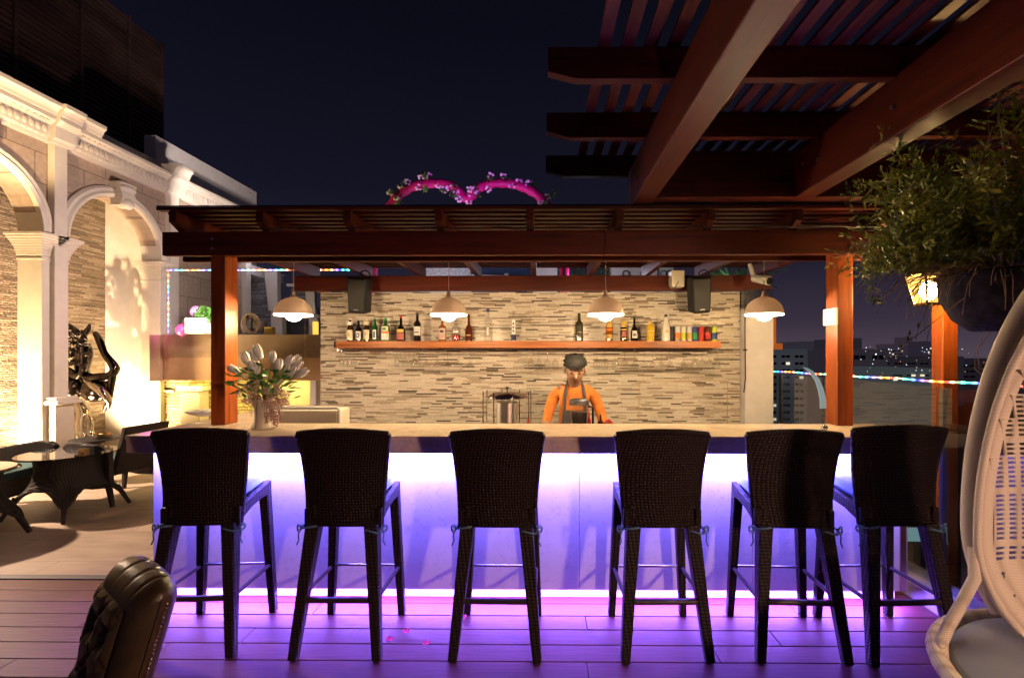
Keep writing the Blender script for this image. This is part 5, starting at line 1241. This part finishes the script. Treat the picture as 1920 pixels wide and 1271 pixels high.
# border strip between rim tube and the lattice
def border(u, v):
    a = 2*math.pi*u; x1, z1 = hoopang(a, .405, .97, .42, .90); x2, z2 = hoopang(a, HWL - .020, .905, .39, .90)
    p1 = E3(x1, -.01, z1); p2 = surfxz(x2, z2) or E3(x2, .2, z2)
    q = p1.lerp(p2, v); return q
sol.grid(border, 96, 5, True)
o = b.build('woven_lattice', M['whitewicker'], ec, fixn=False); s_ = o.modifiers.new('s', 'SOLIDIFY'); s_.thickness = .006
o = sol.build('solid_weave', M['whitewicker'], ec, fixn=False); s_ = o.modifiers.new('s', 'SOLIDIFY'); s_.thickness = .007
# seat basket
SX, SY, SR = 1.75, 1.38, .50
b = MB(); b.grid(lambda u, v: Vector((SX + SR*math.cos(6.2832*u)*math.cos(v*1.57), SY + SR*math.sin(6.2832*u)*math.cos(v*1.57), .545 - .20*math.sin(v*1.57))), 48, 10, True)
o = b.build('seat_basket', M['whitewicker'], ec, smooth=60, fixn=False); s_ = o.modifiers.new('s', 'SOLIDIFY'); s_.thickness = .012
b = MB(); b.tube([(SX + SR*math.cos(6.2832*k/56), SY + SR*math.sin(6.2832*k/56), .55) for k in range(56)], .026, 10, True); b.build('seat_rim', M['whitewicker'], ec, 60)
b = MB(); b.tube([E3(-.415, 0, .86), E3(-.41, -.02, .76), (1.49, 1.73, .68), (1.43, 1.71, .615), (1.365, 1.67, .57), (1.31, 1.60, .552), (1.27, 1.50, .548)], .019, 10); b.build('side_roll', M['whitewicker'], ec, 60)
b = MB(); CR = .455
def ct(u, v):
    a = 6.2832*u; r_2 = CR*(1 - v); return Vector((SX + r_2*math.cos(a), SY + r_2*math.sin(a), .565 + .028*math.sqrt(max(0, 1 - (1-v)**6)) + .01*math.sin(3*a)*(1-v)*v))
b.grid(ct, 56, 14, True)
b.grid(lambda u, v: Vector((SX + (CR + .018*math.sin(v*math.pi))*math.cos(6.2832*u), SY + (CR + .018*math.sin(v*math.pi))*math.sin(6.2832*u), .565 - .07*v)), 56, 6, True)
b.build('seat_cushion', M['greycush'], ec, smooth=60)
b = MB(); b.tube([E3(0, .05, 1.90), E3(0, .05, 2.53)], .008, 8); b.build('hanging_chain', M['steel'], ec, 60)

# ================================================================== TUFTED LEATHER CHAIR (foreground, lower left)
lc = thing('leather_chair', 'brown tufted leather chair with brass nail trim', 'leather chair', (-.95, 1.15, 0))
O_ = Vector((-1.415, 1.62, 0)); ux = Vector((.80, -.60, 0)); fx_ = Vector((-.60, -.80, 0)); W_ = .385
def bk(s_, z, out):   # s_ 0..1 across width; leans back with height
    lean = (z - .886)*.27
    return O_ + ux*(s_*W_) - fx_*lean + fx_*out + Vector((0, 0, z))
ZT_ = .886
def backshell(u, v):
    """closed cushion profile: v runs up the tufted front, over the rolled top and down the back; u across"""
    kk = max(0.0, 1 - abs(2*u - 1)**5)**.42
    mid, ht = -.022, .064*max(kk, .02)
    zt = ZT_ - .035*(1 - kk) - .010*abs(2*u-1)**2; zb = .34; rt = .075*max(kk, .25)
    if v < .60:
        q = v/.60; z = zb + (zt - rt - zb)*q; out = mid + ht
        x_ = u*W_/.12; y_ = z/.12; best = 9
        for jj in range(int(y_)-1, int(y_)+3):
            off = .5 if jj % 2 else 0; ii = round(x_ - off) + off
            best = min(best, math.hypot((x_ - ii)*.12, (y_ - jj)*.12))
        a1 = abs(((x_ + y_) % 1.0) - .5)*2; a2 = abs(((x_ - y_) % 1.0) - .5)*2
        inn = min(1, max(0, (.80 - u)/.06))*min(1, u/.08)
        out += inn*(.016*min(1, best/.05) - .030*math.exp(-(best/.022)**2) - .008*(math.exp(-((1-a1)/.18)**2) + math.exp(-((1-a2)/.18)**2)))
        out -= .014*math.exp(-((u - .81)/.012)**2) + .006*math.exp(-((z - .60)/.006)**2)*(u > .81)
        return bk(u, z, out)
    if v < .78:
        a = math.pi*(v - .60)/.18; z = zt - rt + rt*math.sin(a)
        pl = .006*math.exp(-((u - .81)/.014)**2) + .004*math.exp(-((u*4 % 1 - .5)/.10)**2)*(u < .8)
        return bk(u, z - pl*math.sin(a), mid + ht*math.cos(a))
    q = (v - .78)/.22; return bk(u, zt - rt + (zb - zt + rt)*q, mid - ht)
b = MB(); b.grid(backshell, 110, 150); b.build('tufted_back', M['leather'], lc, smooth=80)
for jj in range(3, 7):
    off = .5 if jj % 2 else 0
    for ii in range(0, 4):
        u_ = (ii + off)*.12; zz = jj*.12
        if .03 < u_ < W_*.78 and .34 < zz < .80: b = MB(); b.ball(bk(u_/W_, zz, .024), .010, n=8); b.build('button', M['leather'], lc, 60)
b = MB()
for k in range(40):
    z = .36 + k*.0118; b.ball(bk(1, z, -.040) + ux*-.001, .0042, n=8)
b.build('nail_trim', M['brass'], lc, 60)
b = MB(); c = bk(.5, .36, .25); Mx = Matrix.Translation(Vector((c.x, c.y, 0))) @ Matrix.Rotation(math.atan2(ux.y, ux.x), 4, 'Z')
b.box(-.21, .21, -.22, .22, .30, .44, Mx); b.build('seat', M['leather'], lc, bev=.03)
for sx in (-1, 1):
    for sy in (-1, 1):
        b = MB(); b.beam(Mx @ Vector((sx*.18, sy*.18, .30)), Mx @ Vector((sx*.19, sy*.20, .0)), .045, .028); b.build('leg', M['wz'], lc, bev=.004)

# ================================================================== RATTAN LOUNGE FURNITURE (left terrace)
def armchair(c, rot, label, seatm=None):
    t = thing('rattan_armchair', label, 'armchair', (0, 0, 0), 'dark rattan armchairs on the terrace')
    for sx in (-1, 1):
        b = MB(); poly = [(-.26, .60), (-.20, .645), (-.05, .65), (.22, .60), (.30, .585), (.31, .20), (.10, .175), (-.10, .175), (-.27, .20)]
        x0 = sx*.29; b.prism(poly, lambda u, v, a: Vector((a, u, v)), min(x0, x0+sx*.055), max(x0, x0+sx*.055)); b.build('side_panel', M['rattan2'], t, bev=.015)
    b = MB(); b.prism([(-.285, .20), (.285, .20), (.285, .36), (-.285, .36)], lambda u, v, a: Vector((u, a, v)), -.28, -.24); b.build('front_apron', M['rattan2'], t, bev=.005)
    b = MB(); b.prism([(.20, .30), (.26, .30), (.40, .80), (.345, .80)], lambda u, v, a: Vector((a, u, v)), -.25, .25); b.build('backrest', M['rattan2'], t, bev=.012)
    b = MB(); b.box(-.28, .28, -.25, .24, .355, .435); b.build('seat_cushion', M['teal'], t, bev=.025)
    for sx in (-1, 1):
        for sy in (-1, 1):
            b = MB(); b.beam((sx*.30, sy*.245, .22), (sx*.305, sy*(.30 if sy > 0 else .265), 0), .045, .032); b.build('leg', M['rattan2'], t, bev=.004)
    t.location = c; t.rotation_euler = (0, 0, rot); t['label'] = label; return t
armchair((-4.60, 5.22, .003), R(-90-8), 'dark rattan armchair with teal seat next to the bar counter end')
armchair((-5.28, 4.68, .003), R(90+4), 'dark rattan armchair with teal seat across the round glass table')
def roundtable(c, label, r=.38, h=.585, rot=0):
    t = thing('round_table', label, 'table', (0, 0, 0), 'round glass rattan tables on the terrace')
    b = MB(); b.lathe([(0, h-.008), (r, h-.008), (r+.004, h-.004), (r, h), (0, h)], (0, 0, 0), 48); b.build('glass_top', glass('dark table glass', (.25, .22, .2), .02, 1.6, 2.0), t)
    b = MB(); n = 48
    def ap(u, v):
        a = 6.2832*u; leg = (abs(math.cos(2*a)))**5; rr = .24 - .05*math.sin(v*1.6) + .07*v*v + (.15*v**3)*leg
        zbot = .10 + .16*(1-leg)**.6; z = h - .02 - v*(h - .02 - zbot); return Vector((rr*math.cos(a), rr*math.sin(a), z))
    b.grid(ap, 64, 16, True); o = b.build('woven_skirt', M['rattan2'], t, smooth=60, fixn=False); s_ = o.modifiers.new('s', 'SOLIDIFY'); s_.thickness = .02
    for k in range(4):
        a = k*math.pi/2; b = MB(); b.beam((.36*math.cos(a), .36*math.sin(a), .20), (.46*math.cos(a), .46*math.sin(a), 0), .045, .03); b.build('leg', M['rattan2'], t, bev=.004)
    t.location = c; t.rotation_euler = (0, 0, rot); return t
roundtable((-4.64, 4.72, .003), 'round smoked glass table between the two armchairs', rot=R(40))
roundtable((-4.88, 4.02, .003), 'round table cut by the picture edge with a pale wooden top', .36, .56, R(20))
b = MB(); b.lathe([(0, 0), (.33, 0), (.335, .012), (0, .013)], (-4.88, 4.02, .566), 40); tag(b.build('wooden_tray', M['marble'], smooth=40), 'pale round wooden tray lying on the table at the picture edge', 'tray')
# third low table with ornaments behind
t = thing('side_table', 'low dark side table holding a gold bowl, in front of the sculpture', 'table', (px(178, 5.7), 5.7, 0))
c = Vector((px(172, 5.75), 5.75, .003)); b = MB(); b.lathe([(0, .53), (.24, .53), (.245, .54), (0, .55)], c, 32); b.build('table_top', M['blackpl'], t, 40)
b = MB(); b.lathe([(.20, 0), (.06, .04), (.05, .48), (.16, .528)], c, 24); b.build('pedestal', M['rattan2'], t, 40)
b = MB(); b.lathe([(.06, .553), (.085, .56), (.09, .60), (.085, .602), (.078, .565), (0, .562)], c + Vector((.08, 0, 0)), 24); tag(b.build('gold_bowl', M['brass'], smooth=50), 'shallow gold bowl on the side table', 'bowl')
b = MB()
for k in range(3): b.box(-4.52 - .06, -4.52 + .06, 4.80, 4.88, .590 + k*.017, .603 + k*.017)
tag(b.build('ashtray', M['blackpl'], bev=.003), 'stacked black ashtray on the smoked glass table', 'ashtray')
b = MB(); b.box(-4.36, -4.30, 4.52, 4.58, .589, .66); tag(b.build('candle_holder', M['brass'], bev=.004), 'small square gold candle holder on the smoked glass table', 'candle holder')

# ================================================================== SCULPTURE IN THE NICHE
sx0, sy0 = -6.42, 6.85
def S(x, y_, dy=0): return P(x, y_, sy0 + dy)
t = thing('metal_sculpture', 'dark polished metal sculpture with bent arm in the arched niche', 'sculpture', (sx0, sy0, 0))
def sk(name, chain, rad, m, sub=2):
    skinfig(name, chain, [(i, i+1) for i in range(len(chain)-1)], rad, m, t, sub)
sk('arm', [S(170, 622), S(180, 640, -.05), S(188, 662, -.1), S(202, 680, -.1), S(212, 692, -.08), S(200, 706, -.1), S(182, 708, -.12), S(163, 712, -.12), S(150, 700, -.1)], [.035, .05, .045, .055, .075, .06, .075, .08, .06], M['bronze'])
sk('torso', [S(148, 640), S(150, 665), S(146, 690), S(144, 705), S(156, 722), S(176, 735), S(192, 730)], [.10, .12, .09, .08, .09, .12, .08], M['bronze'])
sk('lower_arm', [S(108, 690, -.15), S(122, 698, -.18), S(138, 708, -.18), S(146, 700, -.18), S(150, 680, -.15)], [.055, .06, .05, .045, .04], M['bronze'])
sk('horn', [S(150, 628), S(158, 616), S(161, 606)], [.05, .035, .012], M['bronze']); sk('horn', [S(140, 626), S(126, 612), S(116, 606)], [.05, .03, .02], M['bronze'])
b = MB(); r_ = random.Random(31)
for i in range(90):
    a = r_.uniform(0, 6.28); q = r_.random()**.5; c = S(133 + 25*q*math.cos(a), 650 + 34*q*math.sin(a), r_.uniform(-.2, .1))
    b.tube([c + Vector((r_.uniform(-.06, .06), r_.uniform(-.05, .05), r_.uniform(-.06, .06))) for k in range(4)], [.012, .028, .022, .006], 6)
o = b.build('hair', M['bronze'], t, 70); o.modifiers.new('s', 'SUBSURF').render_levels = 1
def disc(name, cx_, cy_, rx, ry, m, dy=0, ang=0):
    c = S(cx_, cy_, dy); k = (sy0+dy)/F; b = MB(); b.ball((0, 0, 0), rx*k, .16, ry*k, 28); Mx = Matrix.Translation(c) @ Matrix.Rotation(ang, 4, 'Y')
    b.v = [tuple(Mx @ Vector(v)) for v in b.v]; return b.build(name, m, t, 70)
disc('drum', 122, 726, 24, 26, M['bronze'], -.05, .3); disc('drum', 172, 730, 26, 24, M['bronze'], -.02, -.4)
CH = plain('silvered sculpture', (.55, .50, .42), .18, 1, var=.3, scale=12, bump=.6, bscale=14)
sk('wing', [S(150, 712, -.15), S(165, 722, -.2), S(185, 735, -.2), S(198, 752, -.15), S(196, 768, -.1)], [.03, .05, .06, .045, .015], CH)
sk('wing', [S(205, 700, -.1), S(200, 730, -.1), S(196, 755, -.1), S(186, 775, -.05)], [.05, .045, .04, .015], M['bronze'])
sk('drapery', [S(118, 748), S(138, 756), S(150, 775), S(146, 800), S(150, 822), S(158, 838)], [.05, .07, .09, .10, .09, .07], CH)
sk('drapery', [S(112, 752), S(128, 770), S(136, 800), S(130, 826), S(128, 840)], [.03, .06, .11, .13, .10], CH)
sk('hem', [S(150, 770), S(162, 790), S(160, 812), S(172, 832), S(184, 840)], [.03, .04, .05, .04, .03], CH)
b = MB(); c = S(150, 842); b.lathe([(.30, 0), (.30, c.z - .06), (.28, c.z - .04), (0, c.z - .04)], (c.x, c.y, .003), 32); b.build('pedestal', M['bronze'], t, 40)

# ================================================================== PETALS, small deck plate
for i, (x, y_) in enumerate(((730, 1203), (762, 1188), (799, 1210), (868, 1161))):
    Y = F*H/(y_ - HY); c = Vector((px(x, Y), Y, .004)); b = MB()
    for k in range(3):
        a = i + k*2.1; b.grid(lambda u, v, a=a: c + Vector((math.cos(a)*.010 + (u-.5)*.026*math.sin(math.pi*(.15+.7*v)), (v-.5)*.026 + math.sin(a)*.008, .003 + .010*((u-.5)**2*2 + v*v*.5) + .002*k)), 4, 4)
    tag(b.build('rose_petal', plain('pink rose petal', (.75, .02, .12), .5), smooth=60), ('pink rose petal on the deck closest to the rear leg of the second stool', 'pink rose petal on the deck, further under the counter than its two neighbours', 'pale pink rose petal lying on a deck board seam', 'pink rose petal on the deck beside the front foot of the middle stool')[i], 'petal', 'rose petals on the deck')
for o in list(sc.objects):
    if '_w' in o: del o['_w']
